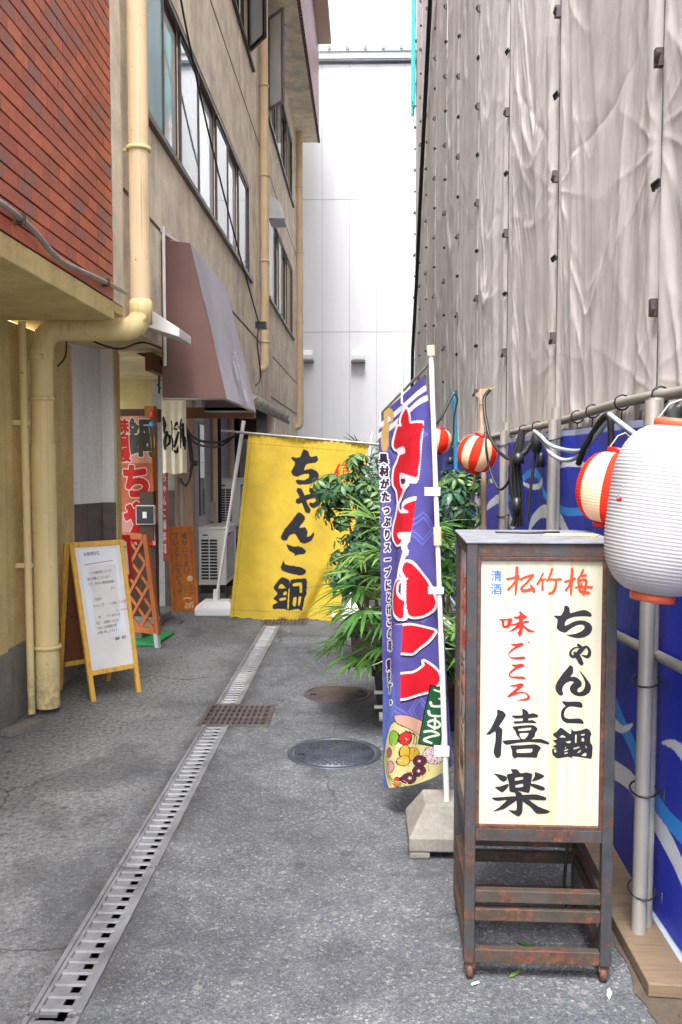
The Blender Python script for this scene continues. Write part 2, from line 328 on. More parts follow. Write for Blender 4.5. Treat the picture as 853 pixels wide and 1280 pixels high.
# ------------------------------------------------------------------ mesh helpers
class MB:
    """collects geometry in world coordinates; build() links ONE mesh object"""
    def __init__(s): s.v = []; s.f = []; s.sm = []; s.mi = []
    def add(s, vs, fs, smooth=False, mi=0):
        o = len(s.v); s.v += [tuple(v) for v in vs]
        for f in fs: s.f.append(tuple(i+o for i in f)); s.sm.append(smooth); s.mi.append(mi)
        return s
    def box(s, a, b, mi=0):
        x0, y0, z0 = (min(a[i], b[i]) for i in range(3)); x1, y1, z1 = (max(a[i], b[i]) for i in range(3))
        return s.add([(x0,y0,z0),(x1,y0,z0),(x1,y1,z0),(x0,y1,z0),(x0,y0,z1),(x1,y0,z1),(x1,y1,z1),(x0,y1,z1)],
                     [(0,3,2,1),(4,5,6,7),(0,1,5,4),(1,2,6,5),(2,3,7,6),(3,0,4,7)], False, mi)
    def bar(s, p, q, w, h, up=(0, 0, 1), mi=0):
        """rectangular bar from p to q: w across, h along up"""
        p, q = Vector(p), Vector(q); d = (q-p).normalized(); u = Vector(up); u = (u-d*u.dot(d))
        if u.length < 1e-4: u = Vector((1, 0, 0))
        u.normalize(); r = d.cross(u)
        vs = [e+r*(sx*w/2)+u*(sz*h/2) for e in (p, q) for sx, sz in ((-1,-1),(1,-1),(1,1),(-1,1))]
        return s.add(vs, [(0,1,2,3)[::-1],(4,5,6,7),(0,1,5,4),(1,2,6,5),(2,3,7,6),(3,0,4,7)][::1], False, mi)
    def tube(s, pts, r, n=12, cap=True, mi=0):
        pts = [Vector(p) for p in pts]; rs = r if isinstance(r, (list, tuple)) else [r]*len(pts)
        vs, fs = [], []; prev = None
        for i, p in enumerate(pts):
            d = (pts[min(i+1, len(pts)-1)]-pts[max(i-1, 0)]).normalized()
            if prev is None:
                a = Vector((0, 0, 1)) if abs(d.z) < .9 else Vector((1, 0, 0)); u = d.cross(a).normalized()
            else:
                u = prev-d*prev.dot(d); u.normalize()
            prev = u; w = d.cross(u)
            for k in range(n):
                t = 2*PI*k/n; vs.append(p+(u*math.cos(t)+w*math.sin(t))*rs[i])
        for i in range(len(pts)-1):
            for k in range(n):
                fs.append((i*n+k, i*n+(k+1) % n, (i+1)*n+(k+1) % n, (i+1)*n+k))
        s.add(vs, fs, True, mi)
        if cap:
            m = len(pts)-1
            s.add(vs[:n], [tuple(range(n))[::-1]], False, mi); s.add(vs[m*n:], [tuple(range(n))], False, mi)
        return s
    def lathe(s, c, prof, n=32, axis=(0, 0, 1), mi=0, smooth=True, mfun=None):
        """prof: list of (radius, height) along axis from c"""
        c = Vector(c); ax = Vector(axis).normalized(); a = Vector((1, 0, 0)) if abs(ax.x) < .9 else Vector((0, 1, 0))
        u = (a-ax*a.dot(ax)).normalized(); w = ax.cross(u); vs = []
        for r, h in prof:
            for k in range(n):
                t = 2*PI*k/n; vs.append(c+ax*h+(u*math.cos(t)+w*math.sin(t))*r)
        o = len(s.v); s.v += [tuple(v) for v in vs]
        for i in range(len(prof)-1):
            for k in range(n):
                s.f.append((o+i*n+k, o+i*n+(k+1) % n, o+(i+1)*n+(k+1) % n, o+(i+1)*n+k)); s.sm.append(smooth)
                s.mi.append(mfun(k, i) if mfun else mi)
        return s
    def prism(s, poly, vec, mi=0):
        poly = [Vector(p) for p in poly]; v = Vector(vec); n = len(poly)
        fs = [tuple(range(n))[::-1], tuple(range(n, 2*n))]+[(i, (i+1) % n, (i+1) % n+n, i+n) for i in range(n)]
        return s.add(poly+[p+v for p in poly], fs, False, mi)
    def quad(s, a, b, c, d, mi=0): return s.add([a, b, c, d], [(0, 1, 2, 3)], False, mi)
    def build(s, name, mats, parent=None, bevel=0, loc=None):
        me = bpy.data.meshes.new(name)
        off = Vector(loc) if loc is not None else (Vector(parent['_o']) if parent is not None and '_o' in parent else Vector((0, 0, 0)))
        me.from_pydata([(v[0]-off.x, v[1]-off.y, v[2]-off.z) for v in s.v], [], s.f)
        for m in (mats if isinstance(mats, (list, tuple)) else [mats]): me.materials.append(M[m] if isinstance(m, str) else m)
        me.polygons.foreach_set('use_smooth', s.sm); me.polygons.foreach_set('material_index', s.mi)
        me.update()
        o = bpy.data.objects.new(name, me); col.objects.link(o)
        if parent is not None: o.parent = parent
        elif loc is not None: o.location = loc
        if parent is not None and '_o' in parent: o['_o'] = parent['_o']
        elif loc is not None: o['_o'] = tuple(loc)
        if bevel:
            b = o.modifiers.new('bevel', 'BEVEL'); b.width = bevel; b.segments = 2; b.limit_method = 'ANGLE'; b.angle_limit = R(40)
        return o
def thing(name, label, cat, loc=(0, 0, 0), group=None):
    o = bpy.data.objects.new(name, None); col.objects.link(o); o.location = loc; o['_o'] = tuple(loc)
    o.empty_display_size = .1; o['label'] = label; o['category'] = cat
    if group: o['group'] = group
    return o
def tag(o, label, cat, group=None):
    o['label'] = label; o['category'] = cat
    if group: o['group'] = group
    return o
def struct(name, mb, m): o = mb.build(name, m); o['kind'] = 'structure'; return o
def stuff(o): o['kind'] = 'stuff'; return o
def copy_tree(o, parent=None):
    c = o.copy(); col.objects.link(c); c.parent = parent
    for ch in list(o.children): copy_tree(ch, c)
    return c
def arc(c, r, a0, a1, n, ex, ey):
    c, ex, ey = Vector(c), Vector(ex), Vector(ey)
    return [c+ex*(r*math.cos(lerp(a0, a1, i/n)))+ey*(r*math.sin(lerp(a0, a1, i/n))) for i in range(n+1)]
def smooth_path(pts, k=6):
    pts = [Vector(p) for p in pts]; out = []
    for i in range(len(pts)-1):
        p0 = pts[max(i-1, 0)]; p1 = pts[i]; p2 = pts[i+1]; p3 = pts[min(i+2, len(pts)-1)]
        for j in range(k):
            t = j/k; out.append(.5*((2*p1)+(p2-p0)*t+(2*p0-5*p1+4*p2-p3)*t*t+(3*p1-p0-3*p2+p3)*t**3))
    out.append(pts[-1]); return out

# ------------------------------------------------------------------ lettering: outlines in the plane (x right, y down), in photo-pixel sized units
def ring(pts, k=3, tight=.5):
    n = len(pts); out = []
    for i in range(n):
        p0, p1, p2, p3 = (np.array(pts[(i+j-1) % n], float) for j in range(4))
        for j in range(k):
            t = j/k; q = .5*((2*p1)+(p2-p0)*t+(2*p0-5*p1+4*p2-p3)*t*t+(3*p1-p0-3*p2+p3)*t**3)
            l = p1+(p2-p1)*t; out.append(tuple(q*tight+l*(1-tight)))
    return out
def stroke(pts, k=4):
    """brush stroke [(x,y,width)] to outline ring"""
    P = [np.array(p, float) for p in pts]; S = []
    if len(P) == 2: S = [P[0]+(P[1]-P[0])*t for t in np.linspace(0, 1, 5)]
    else:
        for i in range(len(P)-1):
            p0, p1, p2, p3 = P[max(i-1, 0)], P[i], P[i+1], P[min(i+2, len(P)-1)]
            for j in range(k):
                t = j/k; S.append(.5*((2*p1)+(p2-p0)*t+(2*p0-5*p1+4*p2-p3)*t*t+(3*p1-p0-3*p2+p3)*t**3))
        S.append(P[-1])
    L, Rr = [], []
    for i, p in enumerate(S):
        d = S[min(i+1, len(S)-1)][:2]-S[max(i-1, 0)][:2]; d = d/(np.linalg.norm(d)+1e-9); n = np.array((-d[1], d[0])); w = p[2]/2
        L.append(tuple(p[:2]+n*w)); Rr.append(tuple(p[:2]-n*w))
        if i == 0: st = tuple(p[:2]-d*w*.8)
        if i == len(S)-1: en = tuple(p[:2]+d*w*.8)
    return [st]+L+[en]+Rr[::-1]
def cr(o, sc, pts): return [(o[0]+p[0]/sc, o[1]+p[1]/sc)+((p[2]/sc,) if len(p) > 2 else ()) for p in pts]
_glyph = {}
def glyph(ch, bold=0.0):
    """triangles of one character of Blender's own font, in a 1 x 1 em box, y up"""
    if (ch, bold) not in _glyph:
        c = bpy.data.curves.new('t', 'FONT'); c.body = ch; c.offset = bold; c.resolution_u = 3
        o = bpy.data.objects.new('t', c); col.objects.link(o)
        dg = bpy.context.evaluated_depsgraph_get(); me = bpy.data.meshes.new_from_object(o.evaluated_get(dg)); me.calc_loop_triangles()
        vs = [(v.co.x, v.co.y) for v in me.vertices]; ts = [tuple(t.vertices) for t in me.loop_triangles]
        bpy.data.objects.remove(o); bpy.data.curves.remove(c); bpy.data.meshes.remove(me)
        if vs:
            mx = (min(v[0] for v in vs)+max(v[0] for v in vs))/2
            vs = [(v[0]-mx, v[1]-.38) for v in vs]
        _glyph[(ch, bold)] = (vs, ts)
    return _glyph[(ch, bold)]
def text_tris(txt, x, y, size, vertical=True, pitch=1.0, bold=.01, sx=1.0, rot=0.0):
    """font triangles in the y-down plane; x,y = centre of the first character"""
    out = []; i = 0
    for ch in txt:
        vs, ts = glyph(ch, bold)
        ox, oy = (0, i*size*pitch) if vertical else (i*size*pitch*sx, 0)
        cs, sn = math.cos(rot), math.sin(rot)
        P = []
        for a, b in vs:
            px, py = ox+a*size*sx, oy-b*size; P.append((x+px*cs-py*sn, y+px*sn+py*cs))
        out += [(P[a], P[b], P[c]) for a, b, c in ts]; i += 1
    return out
def ink(mb, rings, fn, lift0=0.0, mi=0):
    """fill rings (first outer, rest holes) with triangles through fn(x, y, lift)"""
    tri = tessellate_polygon([[Vector((p[0], p[1], 0)) for p in r] for r in rings])
    fl = [p for r in rings for p in r]
    mb.add([fn(p[0], p[1], lift0) for p in fl], tri, False, mi)
def ink_tris(mb, tris, fn, lift0=0.0, mi=0):
    for t in tris: mb.add([fn(p[0], p[1], lift0) for p in t], [(0, 1, 2)], False, mi)
def inside(pts, r):
    r = np.array([p[:2] for p in r]); x, y = pts[:, 0], pts[:, 1]; res = np.zeros(len(pts), bool)
    m = (x >= r[:, 0].min()) & (x <= r[:, 0].max()) & (y >= r[:, 1].min()) & (y <= r[:, 1].max())
    if not m.any(): return res
    X, Y = x[m], y[m]; c = np.zeros(len(X), bool); j = len(r)-1
    for i in range(len(r)):
        xi, yi, xj, yj = r[i, 0], r[i, 1], r[j, 0], r[j, 1]
        if yi != yj: c ^= ((yi > Y) != (yj > Y)) & (X < (xj-xi)*(Y-yi)/(yj-yi)+xi)
        j = i
    res[m] = c; return res
def near(pts, r, d, closed=True):
    r = np.array([p[:2] for p in r]); x, y = pts[:, 0], pts[:, 1]; res = np.zeros(len(pts), bool)
    m = (x >= r[:, 0].min()-d) & (x <= r[:, 0].max()+d) & (y >= r[:, 1].min()-d) & (y <= r[:, 1].max()+d)
    if not m.any(): return res
    P = pts[m]; best = np.full(len(P), 1e9)
    for i in range(len(r) if closed else len(r)-1):
        a, b = r[i], r[(i+1) % len(r)]; ab = b-a; L = ab@ab+1e-9
        t = np.clip(((P-a)@ab)/L, 0, 1); q = P-(a+t[:, None]*ab); best = np.minimum(best, (q*q).sum(1))
    res[m] = best < d*d; return res
def paint(pts, C, rings, c, halo=0, hc=K1, shift=(0, 0)):
    """colour the sample points that lie in the rings (even-odd), with an outline of width halo first"""
    q = pts-np.array(shift)
    if halo:
        h = inside(q, rings[0]) | near(q, rings[0], halo)
        C[h] = hc
    if c is None: return
    m = inside(q, rings[0])
    for r in rings[1:]: m &= ~inside(q, r)
    C[m] = c
def paint_tris(pts, C, tris, c, fat=0):
    for t in tris:
        C[inside(pts, t)] = c
        if fat: C[near(pts, t, fat)] = c
def printed_grid(name, nu, nv, posfn, colfn, mat, parent=None, loc=(0, 0, 0), thickness=0):
    """cloth: (nu+1) x (nv+1) grid over s,t in 0..1; posfn(S,T) -> (N,3); colfn(S,T) -> (N,3) printed colour"""
    S, T = np.meshgrid(np.linspace(0, 1, nu+1), np.linspace(0, 1, nv+1)); S, T = S.ravel(), T.ravel()
    P = posfn(S, T)-np.array(loc)[None, :]
    i = np.arange(nv)[:, None]*(nu+1)+np.arange(nu)[None, :]; i = i.ravel()
    F = np.stack([i, i+nu+1, i+nu+2, i+1], 1)
    me = bpy.data.meshes.new(name)
    me.vertices.add(len(P)); me.vertices.foreach_set('co', P.astype(np.float32).ravel())
    me.loops.add(len(F)*4); me.loops.foreach_set('vertex_index', F.astype(np.int32).ravel())
    me.polygons.add(len(F)); me.polygons.foreach_set('loop_start', np.arange(0, len(F)*4, 4, dtype=np.int32))
    me.polygons.foreach_set('use_smooth', np.ones(len(F), bool))
    me.update(calc_edges=True)
    if colfn is not None:
        C = colfn(S, T); a = me.color_attributes.new('print', 'FLOAT_COLOR', 'POINT')
        a.data.foreach_set('color', np.concatenate([C, np.ones((len(C), 1))], 1).astype(np.float32).ravel())
    me.materials.append(M[mat]); me.validate()
    o = bpy.data.objects.new(name, me); col.objects.link(o)
    if parent is not None: o.parent = parent
    else: o.location = loc
    if thickness:
        sm = o.modifiers.new('solid', 'SOLIDIFY'); sm.thickness = thickness; sm.offset = 0
    return o
def fnoise(x, y, seed=0, oct=3):
    """cheap smooth noise by sums of sines with random directions"""
    g = np.random.default_rng(seed); r = np.zeros_like(x)
    for o in range(oct):
        for _ in range(4):
            a = g.uniform(0, 2*PI); f = (2**o)*g.uniform(.7, 1.4); r = r+np.sin((x*math.cos(a)+y*math.sin(a))*f*2*PI+g.uniform(0, 2*PI)
                + 1.3*np.sin((x*math.sin(a)-y*math.cos(a))*f*3.1+g.uniform(0, 6)))/(2**o)
    return r/6

# ================================================================== THE SETTING
# ground: one sheet with real openings where the drain and the two square grates sit
DX0, DX1 = -.972, -.814
SEG = [(1.5, 2.43), (2.43, 3.36), (3.36, 4.28), (4.28, 5.19), (5.65, 6.57), (6.57, 7.5), (7.5, 8.42)]
GR1 = (-1.012, -.575, 5.19, 5.65); GR2 = (-1.01, -.565, 8.42, 8.86)
xs = sorted({-80, -12, DX0, DX1, GR1[0], GR1[1], GR2[0], GR2[1], 12, 80}); ys = sorted({-60, -5, 1.5, 5.19, 5.65, 8.42, 8.86, 22, 250})
def hole(x, y): return (DX0 < x < DX1 and 1.5 < y < 8.42) or (GR1[0] < x < GR1[1] and GR1[2] < y < GR1[3]) or (GR2[0] < x < GR2[1] and GR2[2] < y < GR2[3])
g = MB()
for i in range(len(xs)-1):
    for j in range(len(ys)-1):
        if not hole((xs[i]+xs[i+1])/2, (ys[j]+ys[j+1])/2):
            g.quad((xs[i], ys[j], 0), (xs[i+1], ys[j], 0), (xs[i+1], ys[j+1], 0), (xs[i], ys[j+1], 0))
struct('ground', g, 'asphalt')
g = MB()
g.box((-1.03, 1.45, -.22), (-.55, 8.9, -.20))
g.box((DX0-.02, 1.5, -.2), (DX0, 5.19, -.003)); g.box((DX1, 1.5, -.2), (DX1+.02, 5.19, -.003)); g.box((DX0-.02, 5.65, -.2), (DX0, 8.42, -.003)); g.box((DX1, 5.65, -.2), (DX1+.02, 8.42, -.003))
for q in (GR1, GR2):
    g.box((q[0]-.02, q[2], -.2), (q[0], q[3], -.003)); g.box((q[1], q[2], -.2), (q[1]+.02, q[3], -.003))
    g.box((q[0], q[3], -.2), (DX0, q[3]+.02, -.003)); g.box((DX1, q[3], -.2), (q[1], q[3]+.02, -.003)); g.box((q[0], q[2]-.02, -.2), (DX0, q[2], -.003)); g.box((DX1, q[2]-.02, -.2), (q[1], q[2], -.003))
struct('drain_trench', g, 'pit')
# strip of packed earth along the fence
g = MB(); NS = 400
pts = []
for i in range(NS+1):
    y = lerp(.2, 8.5, i/NS); pts.append((.82+.030*mnoise.noise(Vector((y*1.3, 3, 0)))+.022*mnoise.noise(Vector((y*6, 7, 0)))+.012*mnoise.noise(Vector((y*22, 1, 0)))+.006*mnoise.noise(Vector((y*60, 2, 0))), y))
for i in range(NS): g.quad((pts[i][0], pts[i][1], .004), (1.6, pts[i][1], .004), (1.6, pts[i+1][1], .004), (pts[i+1][0], pts[i+1][1], .004))
struct('earth_strip', g, 'soil')

# drain gratings, one thing per length
def make_grate(L, mname):
    t = thing('drain_grate', '', 'drain grate', (-.888, 0, 0))
    o = (-.888, 0, 0)
    f = MB()
    for x0, x1 in ((DX0, DX0+.016), (DX1-.016, DX1)):
        f.box((x0, .004, -.03), (x1, L-.004, .006))
    f.box((DX0+.016, .004, -.02), (DX0+.030, L-.004, .001)); f.box((DX1-.032, .004, -.02), (DX1-.016, L-.004, .001))
    f.build('frame', mname, t, bevel=.002)
    n = 15; p = L/n
    plate = MB(); plate.box((DX0+.030, .006, -.016), (DX0+.084, L-.006, -.007)); plate.build('drain_plate', mname, t)
    bar = None
    for k in range(n):
        if bar is None:
            b = MB(); y = 0; w = p*.40
            sec = [(-w/2, -.006), (-w/2*.7, .001), (w/2*.7, .001), (w/2, -.006)]
            b.prism([(DX0+.030, y+a, z) for a, z in sec], (DX1-DX0-.062, 0, 0))
            for sx in (DX1-.042,):
                b.box((sx, -p*.5, -.012), (sx+.010, p*.5, -.002))
            bar = b.build('bar', mname, t); bar.location = (0, p*.5, 0); bar0 = bar
        else:
            c = bar0.copy(); col.objects.link(c); c.parent = t; c.location = (0, p*(k+.5), 0)
    return t
ga = make_grate(.92, 'galv'); gb = make_grate(.92, 'galv_b')
glabels = ['drain grate length nearest the camera, cut by the bottom edge of the picture', 'rusty slotted drain grate just beyond the one cut by the bottom edge',
           'worn grey drain grate in the middle of the near run', 'bluish galvanised drain grate ending at the near square iron grating',
           'slotted drain grate starting just behind the near square iron grating', 'slotted drain grate second behind the near square grating', 'slotted drain grate touching the small grating under the yellow curtain']
used = set()
for i, (a, b) in enumerate(SEG):
    src = gb if i in (0, 1, 5) else ga
    t = src if id(src) not in used else copy_tree(src); used.add(id(src))
    t.location = (-.888, a, (.002 if i % 2 else 0)); t['label'] = glabels[i]; t['category'] = 'drain grate'; t['group'] = 'slotted drain grates in a line down the alley'

def square_grate(q, label):
    x0, x1, y0, y1 = q; t = thing('square_grate', label, 'drain cover', (x0, y0, 0), 'square iron gratings on the drain')
    f = MB()
    f.box((x0, y0, -.03), (x1, y0+.025, .008)); f.box((x0, y1-.025, -.03), (x1, y1, .008)); f.box((x0, y0+.025, -.03), (x0+.03, y1-.025, .008)); f.box((x1-.03, y0+.025, -.03), (x1, y1-.025, .008))
    f.build('frame', 'iron_b', t, bevel=.003)
    n = 11; w = (x1-x0-.06)/n
    for k in range(1, n):
        b = MB(); x = x0+.03+k*w; b.box((x-.009, y0+.025, -.025), (x+.009, y1-.025, .006)); b.build('bar', 'iron_b', t)
    for k in range(1, 5):
        b = MB(); y = lerp(y0, y1, k/5); b.box((x0+.03, y-.011, -.022), (x1-.03, y+.011, .0045)); b.build('cross_bar', 'iron_b', t)
square_grate(GR1, 'square cast iron grating set across the drain in the open alley')
square_grate(GR2, 'square iron grating under the bottom edge of the yellow curtain')

def manhole(cx, cy, r, label, mname, lugs, ringed=True):
    t = thing('manhole_cover', label, 'manhole cover', (cx, cy, 0))
    m = MB(); m.lathe((cx, cy, 0), [(0, .005), (r*.86, .005), (r*.86, .0), (r*.89, -.004), (r*.89, .0)], 72); m.build('cover', mname, t)
    m = MB(); m.lathe((cx, cy, 0), [(r*.90, -.004), (r*.90, .007), (r*.985, .007), (r, .002)], 72); m.build('rim', mname, t)
    m = MB(); s = .030 if lugs else .045; k = int(r/s)+1
    for i in range(-k, k+1):
        for j in range(-k, k+1):
            x, y = i*s+(j % 2)*s/2, j*s*.9
            if math.hypot(x, y) > r*.80: continue
            h = .004 if lugs else .0018
            if (i+j) % 2: m.box((cx+x-.012, cy+y-.005, .004), (cx+x+.012, cy+y+.005, .005+h))
            else: m.box((cx+x-.005, cy+y-.011, .004), (cx+x+.005, cy+y+.011, .005+h))
    stuff(m.build('raised_pattern', mname, t))
    m = MB()
    for a in (.3, 3.4): m.box((cx+math.cos(a)*r*.7-.02, cy+math.sin(a)*r*.7-.006, .005), (cx+math.cos(a)*r*.7+.02, cy+math.sin(a)*r*.7+.006, .0112))
    m.build('lifting_slot', 'pit', t)
manhole(-.164, 4.72, .257, 'round iron manhole cover with bold raised pattern in the open alley', 'iron', True)
manhole(-.185, 5.94, .235, 'flush dull manhole cover farther off beside the spiky palm', 'iron_b', False)
# bits of litter
for i, (u, v, c, s, lb, nm) in enumerate([(590, 1232, 'white', .022, 'white cigarette butt by the left caster of the sign', 'cigarette_butt'), (762, 1243, 'white', .03, 'white paper scrap on the asphalt right of the sign', 'paper_scrap'),
                              (658, 1181, 'palm', .035, 'yellow green leaf blade on the ground under the sign', 'fallen_leaf'), (644, 1217, 'palm', .03, 'green leaf blade in front of the sign\'s bottom rail', 'fallen_leaf')]):
    p = onz(u, v, .004); m = MB(); a = i*1.3
    if nm == 'cigarette_butt': m.tube([p+Vector((0, 0, .004)), p+Vector((s, .012, .004))], .004, 8)
    else:
        d = Vector((math.cos(a), math.sin(a), 0)); e = Vector((-d.y, d.x, 0))
        m.prism([p-d*s, p-d*s*.3+e*s*.25, p+d*s*.6+e*s*.2, p+d*s, p+d*s*.2-e*s*.25], (0, 0, .003))
    tag(m.build(nm, c, loc=p), lb, 'litter')

# grit and leaf crumbs gathered along the drain and the fence
m = MB(); gr = random.Random(9)
for k in range(420):
    if k % 3 == 0: x, y = gr.choice((DX0-.012, DX1+.012))+gr.gauss(0, .012), gr.uniform(2.4, 8.3)
    elif k % 3 == 1: x, y = gr.uniform(.78, 1.0), gr.uniform(2.2, 5.5)
    else: x, y = gr.uniform(-2.0, .8), gr.uniform(2.3, 7)
    if hole(x, y): continue
    a, r = gr.uniform(0, 6), gr.uniform(.0025, .007); z = .006 if x > .74 else .002
    m.add([(x+r*math.cos(a), y+r*math.sin(a), z), (x-r*math.sin(a)*.5, y+r*math.cos(a)*.5, z), (x-r*math.cos(a), y-r*math.sin(a), z), (x+r*math.sin(a)*.5, y-r*math.cos(a)*.5, z), (x, y, z+r*.6)], [(0, 1, 4), (1, 2, 4), (2, 3, 4), (3, 0, 4)])
o = m.build('grit', 'soil'); tag(o, 'tiny grit and leaf crumbs scattered on the asphalt', 'grit'); stuff(o)

# ------------------------------------------------------------------ left: the apartment building
FX = -1.52
bldg = thing('apartment_building', 'beige stucco apartment building with bronze windows along the left side of the alley', 'building', (FX, 5.6, 0))
# facade openings (Y0,Y1,Z0,Z1)
W = {'a2': (6.0, 11.78, 3.99, 5.2), 'b2': (14.0, 18.75, 4.17, 5.62), 'a3': (7.0, 12.1, 6.86, 8.1), 'b3': (14.0, 18.75, 6.93, 8.25)}
ysn = sorted({5.56, 8.6, 20.2} | {w[0] for w in W.values()} | {w[1] for w in W.values()})
zsn = sorted({2.45, 3.30, 6.10, 9.0, 13.0} | {w[2] for w in W.values()} | {w[3] for w in W.values()})
wall = MB()
for i in range(len(ysn)-1):
    for j in range(len(zsn)-1):
        yc, zc = (ysn[i]+ysn[i+1])/2, (zsn[j]+zsn[j+1])/2
        if any(w[0] < yc < w[1] and w[2] < zc < w[3] for w in W.values()): continue
        wall.quad((FX, ysn[i], zsn[j]), (FX, ysn[i+1], zsn[j]), (FX, ysn[i+1], zsn[j+1]), (FX, ysn[i], zsn[j+1]))
for w in W.values():
    y0, y1, z0, z1 = w; d = FX-.16
    wall.quad((FX, y0, z0), (FX, y1, z0), (d, y1, z0), (d, y0, z0)); wall.quad((FX, y0, z1), (d, y0, z1), (d, y1, z1), (FX, y1, z1))
    wall.quad((FX, y1, z0), (FX, y1, z1), (d, y1, z1), (d, y1, z0)); wall.quad((FX, y0, z0), (d, y0, z0), (d, y0, z1), (FX, y0, z1))
wall.quad((FX, 20.2, 0), (FX-6, 20.2, 0), (FX-6, 20.2, 13), (FX, 20.2, 13)); wall.quad((FX, 5.56, 2.45), (FX, 5.56, 13), (FX-.1, 5.56, 13), (FX-.1, 5.56, 2.45))
wall.quad((FX, 5.56, 13), (FX, 20.2, 13), (FX-6, 20.2, 13), (FX-6, 5.56, 13))
wall.quad((FX, 9.7, 2.45), (FX-.4, 9.7, 2.45), (FX-.4, 20.2, 2.45), (FX, 20.2, 2.45))
wall.quad((FX, 15.0, 0), (FX, 20.2, 0), (FX, 20.2, 2.45), (FX, 15.0, 2.45)); wall.quad((FX, 15.0, 0), (FX, 15.0, 2.45), (FX-.4, 15.0, 2.45), (FX-.4, 15.0, 0))
wall.build('wall', 'stucco', bldg)
for z, y0, y1 in ((3.30, 5.6, 14), (3.30, 14.6, 20.1), (6.10, 5.6, 20.1), (2.62, 14.3, 20.1)):
    m = MB(); m.box((FX-.01, y0, z-.013), (FX+.003, y1, z+.013)); m.build('groove', 'dkwood', bldg)
for y in (13.0, 13.6):
    m = MB(); m.box((FX-.01, y-.01, 2.5), (FX+.003, y+.01, 13)); m.build('groove', 'concrete', bldg)
def window(w, stiles, panes, fm='winframe', ledge=True):
    y0, y1, z0, z1 = w; X = FX-.05
    fr = MB()
    fr.box((X-.05, y0, z0), (X+.045, y1, z0+.05)); fr.box((X-.05, y0, z1-.05), (X+.045, y1, z1)); fr.box((X-.05, y0, z0+.05), (X+.045, y0+.05, z1-.05)); fr.box((X-.05, y1-.05, z0+.05), (X+.045, y1, z1-.05))
    f = fr.build('window', fm, bldg, bevel=.004)
    if ledge:
        m = MB(); m.box((FX-.02, y0-.05, z0-.045), (FX+.04, y1+.05, z0-.002)); m.build('sill', fm, f)
    edges = [y0+.05]+stiles+[y1-.05]
    for k in range(len(edges)-1):
        a, b = edges[k], edges[k+1]; off = -.012 if k % 2 else .018
        m = MB(); s = .035; fx = X+off
        m.box((fx-.012, a, z0+.05), (fx+.012, a+s, z1-.05)); m.box((fx-.012, b-s, z0+.05), (fx+.012, b, z1-.05)); m.box((fx-.012, a+s, z0+.05), (fx+.012, b-s, z0+.05+s*1.3)); m.box((fx-.012, a+s, z1-.05-s), (fx+.012, b-s, z1-.05)); m.build('frame', fm, f)
        m = MB(); m.box((fx-.004, a+s, z0+.05+s*1.3), (fx+.003, b-s, z1-.05-s)); m.build('pane', panes[k % len(panes)], f)
    return f
window(W['a2'], [6.9, 7.5, 8.35, 9.3, 10.1, 10.9], ['glass_t', 'glass_l', 'glass', 'glass_l', 'glass', 'glass_l', 'glass'])
window(W['b2'], [15.2, 15.9, 16.6, 17.6], ['glass_l', 'glass_d', 'glass_l', 'glass_d', 'glass'], 'winframe')
window(W['a3'], [8.4, 9.6, 10.6, 11.3], ['glass', 'glass_d', 'glass_l', 'glass_d', 'glass_d'], 'winframe_d')
window(W['b3'], [15.1, 15.8, 16.6, 17.6], ['glass', 'glass_d', 'glass', 'glass_d', 'glass'], 'winframe_d')
def open_sash(y_h, x1, y1, z0, z1, fm, gm):
    """casement leaf standing open: hinge at the wall (FX, y_h), free edge at (x1, y1)"""
    m = MB(); a0, a1 = Vector((FX+.01, y_h, z0)), Vector((x1, y1, z0)); up = Vector((0, 0, z1-z0)); d = (a1-a0).normalized(); n = Vector((0, 0, 1)).cross(d)*.02
    s = .045
    for p, q in ((a0, a1), (a0+up, a1+up)): m.bar(p, q, .035, s)
    for p in (a0+d*s/2, a1-d*s/2): m.bar(p, p+up, .036, s, up=d)
    f = m.build('open_sash', fm, bldg)
    m = MB(); m.prism([a0+n*.2, a1+n*.2, a1+up+n*.2, a0+up+n*.2], -n*.4); m.build('pane', gm, f)
open_sash(11.72, -1.25, 11.30, 6.90, 8.15, 'winframe_d', 'openpane')
open_sash(14.05, -1.24, 13.72, 7.06, 8.42, 'winframe_g', 'openpane')
for z0, y in ((5.38, 14.0), (8.42, 14.2)):
    m = MB(); pr = [(FX, z0+.36)]+[(FX+.24*math.sin(a)*1.05, z0+.36*math.cos(a)) for a in [R(t) for t in (15, 30, 45, 60, 75, 90)]]+[(FX, z0)]
    m.prism([(x, y, z) for x, z in pr], (0, .55, 0)); h = m.build('hood', 'hood', bldg)
    m = MB(); m.bar((FX, y-.01, z0-.01), (FX+.27, y-.01, z0-.01), .02, .02); m.build('frame', 'winframe_g', h)
# projecting tiled bay high up at the far end
pb = ony(398, 172, 19.75); BX, BZ = pb.x, pb.z
m = MB(); m.box((FX, 6.0, BZ), (BX-.03, 20.05, BZ+.16)); m.box((FX, 6.0, BZ+.16), (BX-.08, 20.0, 13)); bay = m.build('bay', 'stucco', bldg)
m = MB(); m.box((BX-.08, 6.0, BZ+.02), (BX, 20.08, 13.0)); m.build('tile_face', 'baytile', bay)
m = MB()
for i in range(60):
    y = 13+i*.12; m.box((BX-.03, y, BZ+.02), (BX+.018, y+.06, BZ+.10))
stuff(m.build('tile_edge', 'mortar', bay))
m = MB(); m.box((BX-.02, 15.5, BZ+2.1), (BX+.28, 20.0, BZ+2.28)); m.build('ledge', 'tanwood', bay)

